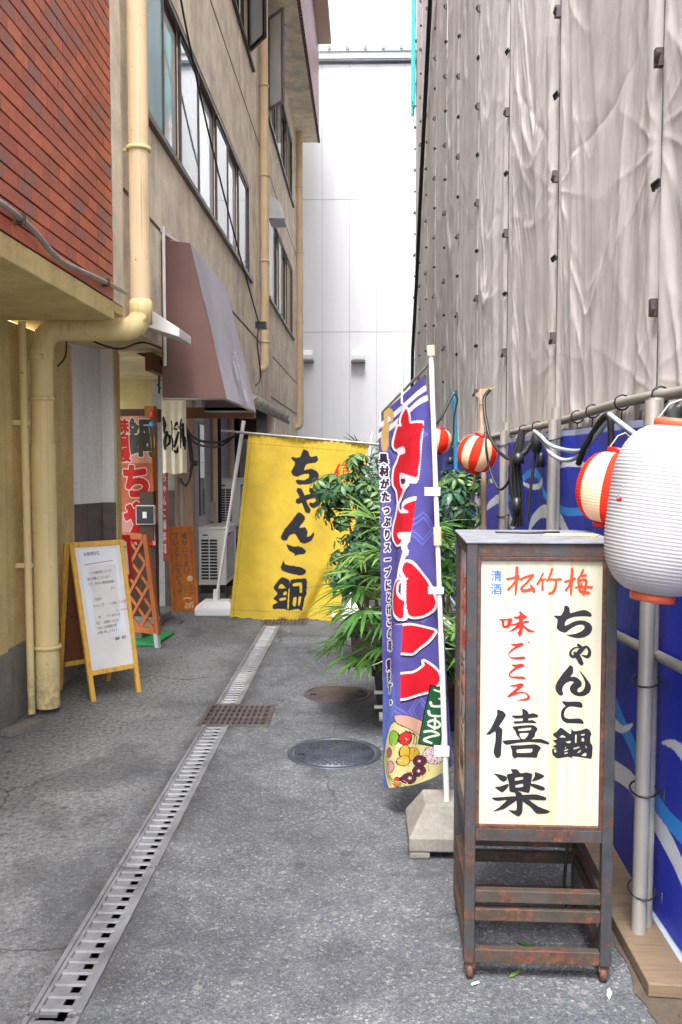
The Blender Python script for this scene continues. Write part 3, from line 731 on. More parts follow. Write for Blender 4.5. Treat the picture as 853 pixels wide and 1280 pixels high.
# tiled first-floor front of the near house: every tile a part
TX = -1.5; TZ = 2.548
house = thing('tiled_house', 'near house with red brown brick tiles over a yellow ground floor, left edge', 'building', (-2.15, 5.2, 0))
m = MB(); m.box((TX-.5, -1.0, TZ), (TX-.012, 5.285, 6.5)); m.build('mortar_bed', 'mortar', house)
m = MB(); m.box((TX-.95, -1.0, TZ-.11), (TX-.002, 5.30, TZ-.004)); m.box((TX-.12, 5.30, TZ-.06), (TX-.002, 5.50, TZ-.004)); m.build('soffit_beam', 'cream', house, bevel=.006)
m = MB(); m.box((TX-.5, 5.29, TZ), (TX, 5.50, 6.5)); m.build('end_pier', 'stucco', house, bevel=.006)
def tile_mesh(L, h=.0605, d=.016):
    m = MB(); m.box((-d, 0, 0), (0, L, h)); return m
tm = None; cnt = 0; nrows = 29; pitch = .0705; L = .152; y_end = 5.283
protos = {}
def tile(y0, y1, z, par):
    key = round(y1-y0, 3)
    if key not in protos:
        m = MB(); m.box((-2.15-.016, 5.2, 0), (-2.15, 5.2+key, .0605)); o = m.build('tile', 'tile', house, bevel=0); protos[key] = o
        b = o
    else:
        b = protos[key].copy(); col.objects.link(b); b.parent = house
    b.location = (TX-(-2.15)+random.uniform(-.0012, .0012), y0-5.2, z)
    return b
for r in range(nrows):
    z = TZ+r*pitch+.004
    vis_y = 0.0
    for yy in np.arange(1.2, 5.2, .05):          # nearest place of this row the photograph still shows
        p = Vector((TX, yy, z)); w = (p-Vector((0, 0, EYE))).dot(_f); u = 426.5+FPX*(p-Vector((0, 0, EYE))).dot(_r)/w; v = 640-FPX*(p-Vector((0, 0, EYE))).dot(_u)/w
        if u > -14 and v > -14: vis_y = yy; break
    if not vis_y: continue
    y1 = y_end - (0 if r % 2 else .0); first = True
    while y1 > vis_y-.16 and cnt < 300:
        l = L*(.5 if (first and r % 2) else 1); tile(y1-l+.002, y1, z, house); y1 -= l; first = False; cnt += 1
# the rest of the tiling (outside the picture) as one mass
m = MB()
for r in range(56):
    z = TZ+r*pitch+.004; y1 = y_end-(L*.5 if r % 2 else 0)
    vis = 3.55 if r < 8 else 3.6+(r-8)*.0
    zmax_y = None
    while y1 > -1:
        p = Vector((TX, y1-L, z)); w = (p-Vector((0, 0, EYE))).dot(_f)
        u = 426.5+FPX*(p-Vector((0, 0, EYE))).dot(_r)/w if w > .1 else -999; v = 640-FPX*(p-Vector((0, 0, EYE))).dot(_u)/w if w > .1 else -999
        p2 = Vector((TX, y1, z)); w2 = (p2-Vector((0, 0, EYE))).dot(_f); u2 = 426.5+FPX*(p2-Vector((0, 0, EYE))).dot(_r)/max(w2, .1)
        if r >= nrows or u2 < -40: m.box((TX-.016, y1-L+.004, z), (TX, y1, z+.0605))
        y1 -= L
stuff(m.build('upper_tiling', 'tile', house))
# yellow ground floor
YW = -2.15
m = MB(); m.box((YW-.3, -1, .46), (YW, 6.45, TZ-.11)); m.build('wall', 'yellow', house)
m = MB(); m.box((YW-.3, -1, 0), (YW+.012, 6.45, .46)); m.build('plinth', 'concrete', house, bevel=.006)
m = MB(); m.box((YW, 4.2, .46), (YW+.035, 5.12, TZ-.11)); m.build('pilaster', 'yellow', house, bevel=.004)
m = MB(); m.box((YW, 4.2, 0), (YW+.045, 5.14, .458)); m.build('pilaster_base', 'concrete', house, bevel=.004)
m = MB(); m.bar((-2.08, 4.95, .02), (-1.98, 5.22, .012), .10, .03); tag(m.build('kerb_piece', 'concrete', loc=(-2.05, 5.0, 0)), 'grey concrete edging strip on the ground by the yellow wall', 'kerb stone')

# entrance recess under the upper floor
ent = thing('restaurant_entrance', 'recessed restaurant entrance with cream walls, dark tiled dado and brown door post', 'entrance', (-2.2, 7.0, 0))
def wallquad(name, a, b, z0, z1, th, mat, par, bev=.0):
    a, b = Vector((a[0], a[1], 0)), Vector((b[0], b[1], 0)); d = (b-a).normalized(); n = Vector((-d.y, d.x, 0))*th
    m = MB(); m.prism([a+Vector((0, 0, z0)), b+Vector((0, 0, z0)), b+n+Vector((0, 0, z0)), a+n+Vector((0, 0, z0))], (0, 0, z1-z0)); return m.build(name, mat, par, bevel=bev)
A, B = (-2.27, 6.36), (-2.075, 6.92)
wallquad('plaster_wall', A, B, 1.265, 2.47, .1, 'plaster', ent)
# dado tiles
for zr, (z0, z1) in enumerate([(0, .42), (.424, .844), (.848, 1.262)]):
    for k in range(3):
        t0, t1 = k/3+.005, (k+1)/3-.005
        wallquad('tile', (lerp(A[0], B[0], t0)+.0, lerp(A[1], B[1], t0)), (lerp(A[0], B[0], t1), lerp(A[1], B[1], t1)), z0, z1, .08, 'basetile', ent)
wallquad('dado_backing', (A[0]-.03, A[1]+.015), (B[0]-.03, B[1]+.015), 0, 1.26, .06, 'mortar', ent)
m = MB(); m.box((-2.073, 6.90, 1.265), (-1.975, 7.05, 2.47)); m.build('pilaster', 'plaster', ent, bevel=.003)
m = MB(); m.box((-2.073, 6.90, 0), (-1.977, 7.05, 1.262)); m.build('pilaster_tiling', 'basetile', ent, bevel=.003)
m = MB(); m.box((-1.975, 6.93, .0), (-1.963, 7.05, 2.45)); m.build('edge_strip', 'cream', ent)
m = MB(); m.box((-3.2, 6.2, 2.47), (FX-.002, 9.7, 2.60)); m.build('soffit', 'soffit', ent)
m = MB(); m.box((-2.3, 5.72, 2.50), (FX-.002, 6.2, 2.60)); m.box((-2.3, 5.30, 2.52), (FX-.11, 5.72, 2.60)); m.build('soffit_edge', 'soffit', ent)
m = MB(); m.box((-3.2, 9.6, 0), (-1.87, 9.7, 2.47)); m.build('back_wall', 'cream', ent)
m = MB(); m.box((-2.75, 8.80, 1.98), (-2.06, 8.9, 2.11)); m.build('lintel', 'dkwood', ent)
m = MB(); m.box((-2.75, 8.86, 0), (-2.12, 8.895, 1.98)); m.build('door', 'dkwood', ent)
m = MB(); m.box((-2.61, 8.70, 0), (-2.48, 8.78, 1.25)); m.build('door_side_panel', 'black', ent)
p0, p1 = ony(196, 655, 8.55), ony(196, 775, 8.55)
m = MB(); m.box((-2.30, 8.5, 0), (-2.045, 8.6, .98)); m.build('lower_panel', 'dkwood', ent)
m = MB(); m.box((-2.12, 8.46, 0), (-2.03, 8.6, .98)); m.build('door_post', 'dkwood', ent)
m = MB(); m.box((-2.12, 8.46, .98), (-2.03, 8.6, 2.12)); m.build('door_post', 'postwood', ent)
m = MB(); m.box((-2.18, 9.5, 0), (-2.05, 9.59, 1.27)); m.build('tiled_dado', 'basetile', ent)
m = MB(); m.box((-2.045, 9.42, 0), (-2.005, 9.5, 2.4)); m.build('door_jamb', 'tanwood', ent)
m = MB(); m.box((-2.003, 9.43, 0), (-1.965, 9.5, 2.4)); m.build('steel_jamb', 'greywall', ent)
m = MB(); m.box((-1.963, 9.40, 0), (-1.842, 9.52, 2.47)); m.build('timber_pillar', 'tanwood', ent, bevel=.004)
m = MB(); m.box((-2.35, 7.7, 0), (-1.98, 8.9, .07)); m.build('door_step', 'concrete', ent, bevel=.006)
# ground-floor back wall of the apartment building, seen between awning and curtain
m = MB(); m.box((-2.3, 9.53, 0), (-1.86, 15.0, 2.45)); gw = m.build('ground_floor_wall', 'greywall', bldg)
m = MB(); m.box((-1.87, 9.84, .97), (-1.845, 10.10, 2.0)); m.build('slot_window', 'glass_d', bldg)
m = MB(); m.box((-1.86, 9.70, 2.02), (-1.80, 9.80, 2.44)); m.build('meter_box', 'white', bldg)
for i, y in enumerate((10.6, 10.95, 11.95, 12.4)):
    m = MB(); m.tube([(-1.81, y, .05), (-1.81, y, 2.44)], .035 if i % 2 == 0 else .022, 10); m.build('wall_pipe', 'pipe' if i % 2 == 0 else 'black', bldg)
m = MB(); m.box((-1.87, 12.9, .1), (-1.84, 13.7, 2.1)); m.build('back_door', 'dkwood', bldg)

# brown awning
AW = thing('awning', 'brown vinyl awning with faded lettering over the restaurant door', 'awning', (FX, 6.65, 2.07))
y0, y1 = 6.62, 8.38; zt, zb = 3.24, 2.06; xt, xb = -1.30, -1.035
m = MB()
m.add([(FX, y0, zt), (xt, y0, zt-.03), (xb, y0, zb), (FX, y0, zb+.01)], [(0, 1, 2, 3)]); m.add([(FX, y1, zt), (xt, y1, zt-.03), (xb, y1, zb), (FX, y1, zb+.01)], [(3, 2, 1, 0)])
m.add([(FX, y0, zt), (FX, y1, zt), (xt, y1, zt-.03), (xt, y0, zt-.03)], [(0, 1, 2, 3)])
m.build('side_cloth', 'awning', AW)
ns = 24; m = MB(); wr = lambda t, q: .010*math.sin(q*11+t*5)*t+.006*math.sin(q*29+t*3)*t
for k in range(ns):
    for j in range(8):
        def P(a, b):
            t = b/8; s = a/ns; sag = -.012*math.sin(PI*t)*math.sin(PI*((s*2) % 1)); return (lerp(xt, xb, t)+sag+wr(t, s)*.6, lerp(y0, y1, s), lerp(zt-.03, zb, t))
        m.add([P(k, j), P(k+1, j), P(k+1, j+1), P(k, j+1)], [(0, 1, 2, 3)], True)
m.build('front_cloth', 'awning_f', AW)
m = MB()
m.tube([(FX, y0+.01, zb), (xb-.012, y0+.01, zb), (xb-.012, y1-.01, zb), (FX, y1-.01, zb)], .012, 6); m.tube([(xb-.02, (y0+y1)/2, zb), (xt-.02, (y0+y1)/2, zt-.05)], .012, 6)
m.build('frame', 'steel', AW)
def awf(x, y, l):
    t = y/100; s = x/100; nrm = Vector((zt-zb, 0, xb-xt)).normalized()
    return Vector((lerp(xt, xb, t), lerp(y0, y1, s), lerp(zt-.03, zb, t)))+nrm*(.024+l)
m = MB(); ink_tris(m, text_tris('ちゃんこ鍋', 58, 62, 9, True, .85, .015, 1.0), awf); ink_tris(m, text_tris('僖楽', 44, 72, 8, True, .9, .015), awf); m.build('lettering', 'inkgrey', AW)
m = MB(); m.box((-1.74, 8.38, 2.0), (-1.05, 8.5, 2.10)); m.box((-1.72, 6.9, 2.30), (-1.66, 8.4, 2.44)); tag(m.build('wooden_fascia', 'brownpanel', loc=(-1.4, 8.4, 2.0)), 'brown wooden board under the far end of the awning', 'board')
# white batten up the near edge of the awning
m = MB(); m.tube([(-1.485, 6.56, 3.32), (-1.485, 6.56, 2.3)], .012, 8); m.bar((FX, 6.6, 3.30), (-1.40, 7.0, 3.26), .02, .02); tag(m.build('conduit', 'white', loc=(-1.485, 6.56, 2.3)), 'thin white conduit up the wall at the awning\'s near edge', 'pipe')
m = MB(); m.prism([(-1.52, 6.05, 2.66), (-1.27, 6.05, 2.50), (-1.27, 6.05, 2.44), (-1.52, 6.05, 2.52)], (0, .42, 0)); lamp = m.build('lamp_housing', 'white', loc=(-1.4, 6.2, 2.5), bevel=.004)
tag(lamp, 'white wedge shaped fitting between the cream downpipe and the brown awning', 'light fitting')
# small lean-to roof further on
lt = thing('lean_to_roof', 'small grey corrugated lean-to roof on the wall beyond the awning', 'roof', (FX, 9.7, 2.2))
for k in range(22):
    y = 9.75+k*.2; m = MB(); m.tube([(FX+.0, y, 2.47), (-1.22, y, 2.25)], .055, 8); m.build('roof_ridge', 'concrete', lt)
m = MB(); m.prism([(FX, 9.65, 2.44), (-1.20, 9.65, 2.22), (-1.20, 9.65, 2.16), (FX, 9.65, 2.36)], (0, 4.4, 0)); m.build('roof_sheet', 'concrete', lt)
m = MB(); m.box((-1.52, 9.3, 2.32), (-1.30, 9.6, 2.44)); tag(m.build('junction_box', 'white', loc=(-1.4, 9.4, 2.32), bevel=.01), 'white box on the near end of the lean-to roof', 'utility box')
m = MB(); m.box((-1.72, 12.2, 1.9), (-1.50, 13.6, 2.42)); m.build('eave_panel', 'dkwood', bldg)

# downpipes
def brackets(par, pts, r, mat):
    for p in pts:
        m = MB(); m.lathe(p, [(r+.002, -.012), (r+.010, -.012), (r+.010, .012), (r+.002, .012)], 20); m.bar((p[0]-r, p[1], p[2]), (p[0]-r-.06, p[1], p[2]), .012, .02); m.build('bracket', mat, par)
PXU, PYU, PZ = -1.425, 5.62, 2.425
dp = thing('downpipe', 'thick cream downpipe with a horizontal jog above the board sign', 'drainpipe', (-2.01, 5.46, 0), 'cream downpipes on the left wall')
yb = 5.46
m = MB(); m.tube([(PXU, PYU, 6.8), (PXU, PYU, PZ+.14)], .064, 24); m.build('upper_pipe', 'pipe', dp)
m = MB(); m.lathe((PXU, PYU, PZ+.06), [(.064, -.02), (.073, -.02), (.073, .12), (.064, .13)], 24); m.build('coupling', 'pipe_y', dp)
pth = [(PXU, PYU, PZ+.12)]+[(PXU-.10+.10*math.cos(a), lerp(PYU, PYU-.03, k/6), PZ+.10-.10*math.sin(a)) for k, a in enumerate([R(t) for t in (0, 15, 30, 45, 60, 75, 90)])]
pth += [(-1.6, 5.57, PZ-.002), (-1.8, 5.54, PZ-.008), (-1.90, yb+.04, PZ-.012)]+[(-1.90-.105*math.sin(a), yb+.035-.035*k/6, PZ-.012-.105+.105*math.cos(a)) for k, a in enumerate([R(t) for t in (15, 30, 45, 60, 75, 90)])]+[(-2.005, yb, PZ-.2)]
m = MB(); m.tube(pth, .072, 24); m.build('elbow_run', 'pipe_y', dp)
m = MB(); m.tube([(-2.006, yb, PZ-.17), (-2.01, yb, 1.62)], .068, 24); m.build('lower_pipe', 'pipe_y', dp)
m = MB(); m.tube([(-2.01, yb, 1.70), (-2.01, yb, .035)], .076, 24); m.build('lower_sleeve', 'pipe_y', dp)
m = MB(); m.tube([(-2.01, yb, 2.28), (-2.01, yb, 2.22)], .074, 24); m.build('coupling', 'pipe_y', dp)
brackets(dp, [(PXU, PYU, 3.55), (-2.01, yb, 1.98), (-2.01, yb, 1.28)], .066, 'pipe_y'); brackets(dp, [(-2.01, yb, .42)], .078, 'pipe_y')
tp = thing('thin_pipe', 'slim cream pipe in front of the yellow wall, left of the thick downpipe', 'drainpipe', (-2.075, 5.354, 0))
m = MB(); m.tube([(-2.075, 5.354, .02), (-2.085, 5.354, 2.44)], .023, 16); m.build('pipe', 'pipe_y', tp)
for z in (.95, 1.83): m = MB(); m.box((-2.15, 5.34, z-.014), (-2.05, 5.375, z+.014)); m.build('bracket', 'pipe_y', tp)
p2 = thing('downpipe', 'cream downpipe between the two window bays, ending in a short elbow above the lean-to roof', 'drainpipe', (-1.42, 12.8, 2.9), 'cream downpipes on the left wall')
m = MB(); zz = 2.98; m.tube([(-1.44, 12.8, 12.9), (-1.44, 12.8, zz)]+[(-1.50+.06*math.cos(a), 12.8-.0, zz-.06*math.sin(a)) for a in (R(30), R(60), R(90))]+[(-1.56, 12.8, zz-.06)], .062, 18); m.build('pipe', 'pipe', p2)
brackets(p2, [(-1.44, 12.8, z) for z in (8.2, 6.9, 5.65, 4.45, 3.3)], .062, 'pipe')
p3 = thing('downpipe', 'slim beige downpipe at the far corner, bent inward at its foot', 'drainpipe', (-1.42, 19.4, 2.3), 'cream downpipes on the left wall')
m = MB(); zz = 2.42; m.tube([(-1.42, 19.4, BZ), (-1.42, 19.4, zz)]+[(-1.52+.10*math.cos(a), 19.4, zz-.10*math.sin(a)) for a in (R(25), R(50), R(75), R(90))]+[(-1.75, 19.4, zz-.10), (-1.88, 19.4, zz-.14), (-1.92, 19.4, zz-.35)], .075, 18); m.build('pipe', 'pipe', p3)
brackets(p3, [(-1.42, 19.4, z) for z in (7.5, 6.1, 4.6, 3.4)], .075, 'pipe')
# white conduit along the tiled front, black cables
cpts = [onx(u, v, TX+.03) for u, v in ((-40, 231), (0, 253), (26, 273), (45, 291), (62, 312), (80, 328), (105, 340), (135, 354), (158, 366))]
m = MB(); m.tube(smooth_path(cpts, 5), .014, 10); cd = tag(m.build('conduit', 'steel', loc=cpts[4]), 'sagging grey white conduit clipped along the bottom of the red tiles', 'conduit')
for u, v in ((26, 273), (133, 353)):
    m = MB(); p = onx(u, v, TX+.03); m.box(p-Vector((.03, .008, .025)), p+Vector((.02, .008, .02))); m.build('clip', 'dkwood', cd)
def cable(label, pts, r=.008, mat='black', name='cable', cat='cable', k=6):
    m = MB(); m.tube(smooth_path(pts, k), r, 7); return tag(m.build(name, mat, loc=pts[0]), label, cat)
cable('thin black cable running down the stucco from the top of the window', [onx(222, -30, -1.47), onx(232, 30, -1.47), onx(262, 170, -1.46), onx(295, 300, -1.44), onx(324, 405, -1.38)], .009)
cable('black cable dropping from the middle downpipe to the white box', [onx(324, 405, -1.37), onx(322, 430, -1.37), onx(326, 470, -1.37), onx(320, 482, -1.37)], .010)
m = MB(); p = onx(328, 408, -1.36); m.box(p-Vector((.08, .1, .03)), p+Vector((.06, .1, .05))); tag(m.build('cable_clamp', 'blackplastic', loc=p), 'black cable clamp strapped round the middle downpipe', 'clamp')
cable('thin black wire draped under the soffit from the thick pipe to the awning', [ony(105, 420, 6.3), ony(125, 430, 6.3), ony(150, 436, 6.3), ony(178, 428, 6.3), ony(203, 436, 6.3)], .007)
cable('black wire looped beside the elbow of the thick pipe', [ony(83, 420, 5.9), ony(82, 445, 5.9), ony(72, 458, 5.9)], .006)
m = MB(); m.bar(ony(142, 424, 7.2), ony(205, 455, 7.2), .04, .04); tag(m.build('awning_stay', 'dkwood', loc=ony(142, 424, 7.2)), 'dark slanting bar under the entrance soffit', 'bar')
m = MB(); m.tube([ony(199, 440, 7.4), ony(199, 470, 7.4), ony(199, 492, 7.4)], .009, 6)
for v in (450, 465, 480): m.tube([ony(199, v, 7.4)-Vector((.015, 0, 0)), ony(199, v+6, 7.4)+Vector((.015, 0, 0))], .008, 6)
tag(m.build('hanging_chain', 'dkwood', loc=ony(199, 470, 7.4)), 'short twisted chain hanging beside the awning', 'chain')
cable('upper black cable swagged across the grey wall behind the awning', [ony(232, 533, 8.3), ony(240, 545, 8.5), ony(255, 552, 9.2), ony(275, 553, 10), ony(292, 546, 10.2), ony(310, 538, 10.2)], .014)
cable('lower black cable swagged across the grey wall behind the awning', [ony(232, 535, 8.3), ony(242, 552, 8.5), ony(258, 558, 9.2), ony(275, 558, 10), ony(290, 548, 10.2)], .012)
cable('tangle of black cable hanging down the timber pillar', [ony(233, 535, 8.3), ony(237, 560, 8.3), ony(239, 585, 8.3), ony(236, 600, 8.3), ony(231, 607, 8.3), ony(225, 598, 8.3)], .013)
cable('second black cable hanging beside the timber pillar tangle', [ony(236, 540, 8.35), ony(240, 575, 8.35), ony(238, 590, 8.35)], .018)
m = MB(); m.lathe(ony(243, 579, 8.3), [(0, -.03), (.025, -.03), (.025, .03), (0, .03)], 12, axis=(1, 0, 0)); tag(m.build('cable_plug', 'blackplastic', loc=ony(243, 579, 8.3)), 'black plug on the cable beside the timber pillar', 'plug')

# ------------------------------------------------------------------ far white building
WY = 21.4
wb = thing('white_building', 'white panel-clad building closing the end of the alley', 'building', (0, WY, 0))
ztop = ony(450, 66, WY).z; zj = [ony(450, v, WY).z for v in (415, 249)]; ph = zj[1]-zj[0]
rows = [0, zj[0]-ph, zj[0], zj[1], zj[1]+ph, ztop-.18]
m = MB(); m.box((-9, WY+.02, 0), (9, WY+8, ztop-.02)); m.build('wall', 'joint', wb)
xw = .655; x0 = ony(437, 400, WY).x
for k in range(-6, 6):
    for j in range(len(rows)-1):
        if rows[j+1]-rows[j] < .1: continue
        m = MB(); m.box((x0+k*xw+.004, WY, rows[j]+.006), (x0+(k+1)*xw-.004, WY+.018, rows[j+1]-.006)); m.build('panel', 'whitemetal', wb)
m = MB()
for s in (-1, 1):
    a, b = (x0-6*xw-5, x0-6*xw) if s < 0 else (x0+6*xw, x0+6*xw+5); m.box((a, WY, 0), (b, WY+.018, ztop-.18))
m.build('plain_cladding', 'whitemetal', wb)
m = MB(); m.box((-9, WY-.12, ztop-.17), (9, WY+.02, ztop-.02)); m.box((-9, WY-.16, ztop-.02), (9, WY+.1, ztop+.02)); m.build('parapet', 'whitemetal', wb)
m = MB(); m.box((-9, WY-.10, ztop-.21), (9, WY+.015, ztop-.172)); m.build('parapet_underside', 'joint', wb)
m = MB()
for k in range(-24, 24): m.tube([(k*.42, WY-.2, ztop+.05), (k*.42, WY+3, ztop+.45)], .05, 8)
stuff(m.build('roof_ribs', 'joint', wb))
for u, l in ((384, 'left of two white vent hoods, half behind the far downpipe'), (448, 'right of two white vent hoods on the white building')):
    c = ony(u, 446, WY); t = thing('vent_hood', l, 'vent', c, 'vent hoods on the white building')
    m = MB(); m.prism([(c.x-.15, WY, c.z+.16), (c.x-.15, WY-.12, c.z+.13), (c.x-.15, WY-.2, c.z+.02), (c.x-.15, WY-.2, c.z-.10), (c.x-.15, WY, c.z-.10)], (.30, 0, 0)); m.build('hood', 'whitemetal', t, bevel=.03)
    m = MB(); m.box((c.x-.17, WY-.21, c.z-.14), (c.x+.17, WY, c.z-.105)); m.build('louvre', 'winframe_g', t)

# ------------------------------------------------------------------ right: scaffold sheeting, poles, printed fence
SXX = 1.10
cols_y = [3.33-1.76*1, 3.33, 5.09, 6.85, 8.6, 10.38, 12.1, 13.9, 15.7, 17.5, 19.4]
m = MB(); m.box((2.1, -2, 0), (9, 20.5, 13)); tag(m.build('hidden_building', 'concrete', loc=(2.1, 9, 0)), 'grey building wrapped behind the scaffold sheeting', 'building')
ords = ['nearest', 'second', 'third', 'fourth', 'fifth', 'sixth', 'seventh', 'eighth', 'ninth', 'farthest']
def off_(i): return .5+.14*math.sin(i*2.1)
for i in range(len(cols_y)-1):
    ya, yb2 = cols_y[i]+.017, cols_y[i+1]-.017; w = yb2-ya
    z0, z1 = 1.74, (5.6 if i < 2 else 8.5 if i < 4 else 12.6)
    cl = [z0+.42+k*.45+(.13*i % .3) for k in range(40)]; clamps = cl[::2]
    nu, nv = (150, 420) if i < 3 else ((80, 320) if i < 6 else (26, 200))
    def pos(S, T, ya=ya, w=w, z0=z0, z1=z1, i=i, cl=cl):
        y = S*w; z = z0+(z1-z0)*T; e = np.sin(PI*S)
        far_k = 1.0 if i < 4 else .75
        d = .05*e*e*np.sin(2.3*i+z*.45)*.6
        # gathers fanning out of the tie points, long and thin
        for side in (0, 1):
            yy = y if side == 0 else w-y
            for k, zc in enumerate(np.arange(z0-.2, z1+1, .9)+(.31*i % .9)+side*.37):
                dz = z-zc; r = np.sqrt(yy*yy+dz*dz)+1e-3; a = np.arctan2(dz, yy+.03)
                gr = np.random.default_rng(i*50+k+side*500); amp = gr.uniform(.3, 1.5)
                d = d+.0035*amp*np.exp(-np.abs(np.mod(a*2.2+gr.uniform(0, 1), 1)-.5)/.12)*np.exp(-r/.8)*np.clip(r/.15, 0, 1)
        # vertical flutes near the seams, drifting slowly
        q = S*4.2+.25*np.sin(z*.7+i*1.3)+.10*np.sin(z*1.9+i)
        d = d+(.012*np.sin(2*PI*q)+.005*np.sin(2*PI*(q*1.9+.3*np.sin(z*1.1))))*(.30+.70*(1-e))*far_k
        cz = np.mod(z*.42+.10*np.sin(y*1.7+i)+.3*y*(1 if i % 2 else -1)*.42, 1); d = d-.006*np.exp(-np.abs(cz-.5)/.012)*e
        # hanging swags: a soft belly above a crisp crease, few and large
        for kk, (cc, fr, am, tail) in enumerate(((1.5, .62, .015, .13), (3.4, .50, .018, .14), (.9, 1.1, .008, .10), (5.0, .85, .011, .11), (2.4, 1.3, .008, .09), (.3, .45, .008, .05))):
            wob = .07*np.sin(y*2.1+z*.8+kk)+.05*np.sin(y*4.7-z*1.3+i)
            ph = (z-cc*np.abs(S-off_(i))**1.3*(1.2+.4*math.sin(i*1.7+kk))+wob)*fr+.29*kk+.23*i
            t_ = np.mod(ph, 1); prof = np.where(t_ < .5, np.exp(-(.5-t_)/tail), np.exp(-(t_-.5)/(tail*.22)))
            fade = .60+.40*np.sin(np.floor(ph)*2.4+kk+i)+.35*np.sin(z*1.1+y*2.3+kk*2)
            d = d+.8*am*prof*e**.55*np.clip(fade, .05, 1.1)*far_k
        for side in (0, 1):
            yy = y if side == 0 else w-y; mk = np.exp(-(yy/(w*.62))**4)*np.clip(yy/.08, 0, 1)
            for kk, (fq, sl_k, am) in enumerate(((11, 1.5, .0045), (17, 3.4, .0030), (6.5, .9, .0060))):
                q1 = yy*fq*(1-.28*yy)+z*sl_k+.45*np.sin(z*.9+kk*2+i+side)+.25*np.sin(z*2.3+y*3+kk)
                g1 = np.abs(np.mod(q1, 1)-.5)*2; en = np.clip(.45+.75*np.sin(z*1.3+kk*1.9+i*2.7+side*1.1+yy*2), 0, 1.1)
                d = d+.7*am*(g1**3)*mk*en*far_k
        d = d+.003*fnoise(y*1.2, z*.5, i+40, 2)
        hem = 0
        d = d*np.clip(np.minimum(S, 1-S)/.03, 0, 1)**.5
        zz = z + np.where(T == 0, .035*np.sin(y*5+i)+.02*np.sin(y*13), 0)
        return np.stack([SXX-np.abs(d)*.2-d-.01+hem, ya+y, zz], 1)
    t = thing('scaffold_sheet', f'{ords[i]} grey construction sheet hanging in folds above the blue fence' if i not in (1, 2) else ('large creased grey sheet directly above the white lantern and the sign' if i == 1 else 'creased grey sheet above the near striped lantern'), 'sheet', (SXX, (ya+yb2)/2, z0), 'grey construction sheets along the right side')
    if i == 0: t['label'] = 'grey sheet cut by the right edge of the picture'
    cl_o = printed_grid('cloth', nu, nv, pos, None, 'sheet', t, (SXX, (ya+yb2)/2, z0))
    # ties and clamps on the far seam
    for k, zc in enumerate(cl):
        if zc > z1: break
        yj = cols_y[i+1]; m = MB()
        if k % 2 == 0:
            m.box((SXX-.045, yj-.014, zc-.028), (SXX-.012, yj+.014, zc+.035)); m.tube([(SXX-.05, yj-.04, zc-.03), (SXX-.06, yj-.065, zc-.035), (SXX-.055, yj-.075, zc-.01)], .009, 6)
            m.build('clamp', 'iron_b', t)
        else:
            m.lathe((SXX-.02, yj, zc), [(.020, -.012), (.024, 0), (.020, .012)], 8); m.tube([(SXX-.03, yj-.03, zc+.01), (SXX-.045, yj, zc), (SXX-.03, yj+.03, zc-.012)], .007, 6); m.build('tie', 'blackplastic', t)
for i, y in enumerate(cols_y):
    m = MB(); m.tube([(SXX+.014, y, .02), (SXX+.014, y, 12.8)], .0215, 14)
    tag(m.build('scaffold_pole', 'pipe' if i in (1, 2) else 'steel', loc=(SXX+.014, y, 0)), ['scaffold pole beyond the right edge of the picture', 'pale scaffold pole behind the seam above the white lantern', 'pale scaffold pole behind the seam above the near striped lantern', 'scaffold pole behind the seam above the black cable bundle', 'scaffold pole behind the seam above the bamboo pole', 'scaffold pole behind the seam above the middle striped lantern', 'scaffold pole behind the seam right of the blue pole', 'scaffold pole behind the seam left of the blue pole', 'scaffold pole behind the third seam from the far end of the sheets', 'scaffold pole behind the second seam from the far end of the sheets', 'scaffold pole at the far end of the sheets'][i], 'pole', 'scaffold poles behind the seams of the grey sheets')
m = MB(); pts = [onx(541, -20, 1.0), onx(538, 0, 1.0), onx(532, 120, 1.0), onx(527, 220, 1.0), onx(521, 350, 1.0), onx(516, 440, 1.0), onx(515, 520, 1.0)]  # black tube added to stand in for the dark gap between far sheets
m.tube(pts, .035, 8); tag(m.build('sheet_gap_strip', 'black', loc=pts[3]), 'long dark sloping strip standing in for the gap between the far sheets', 'brace')
m = MB(); zt0 = onx(524, 95, 1.08).z
for k in range(10):
    ya, zz0 = 18.95+k*.06, zt0+.12*math.sin(k*1.4); m.box((SXX-.09-.03*math.sin(k*2.2), ya, zz0-.3), (SXX-.07-.03*math.sin(k*2.2), ya+.07, 13.2))
tag(m.build('safety_net', 'teal', loc=(SXX, 19.2, 10)), 'turquoise netting strip at the top far end of the scaffold', 'net')

# fence top rail
rail = [onx(u, v, SXX-.05) for u, v in ((1400, 372), (960, 468), (853, 490), (808, 497), (760, 508), (700, 527), (660, 536), (620, 545), (590, 551))]
far = rail[-1]; rail += [Vector((SXX-.05, 12, 1.80)), Vector((SXX-.05, 19.6, 1.80))]
fence = thing('printed_fence', 'blue sheet fence with white and light blue waves along the right side', 'fence', (SXX-.09, 2.7, 0))
m = MB(); m.tube(smooth_path(rail, 4), .0205, 14); rl = m.build('top_rail', 'steel', fence)
for u, v in ((826, 494), (778, 503), (741, 514), (722, 521), (672, 533), (655, 537), (640, 541)):
    p = onx(u, v, SXX-.05); m = MB(); m.tube(arc(p, .031, 0, 2*PI, 12, (1, 0, 0), (0, 0, 1)), .004, 5, cap=False); m.tube([p+Vector((0, 0, -.03)), p+Vector((.0, .01, -.08))], .003, 5); m.build('cord_loop', 'black', rl)
BLUE, LBL, WHT, PUR = lin('2230a8'), lin('2a86d8'), lin('c9ccd8'), lin('5a4fb8')
FXN = SXX-.09
def crc(o, s, pts): return [tuple(q) for q in cr(o, s, pts)]
waves_px = []     # (rings in the photo's sighted pixels, colour)
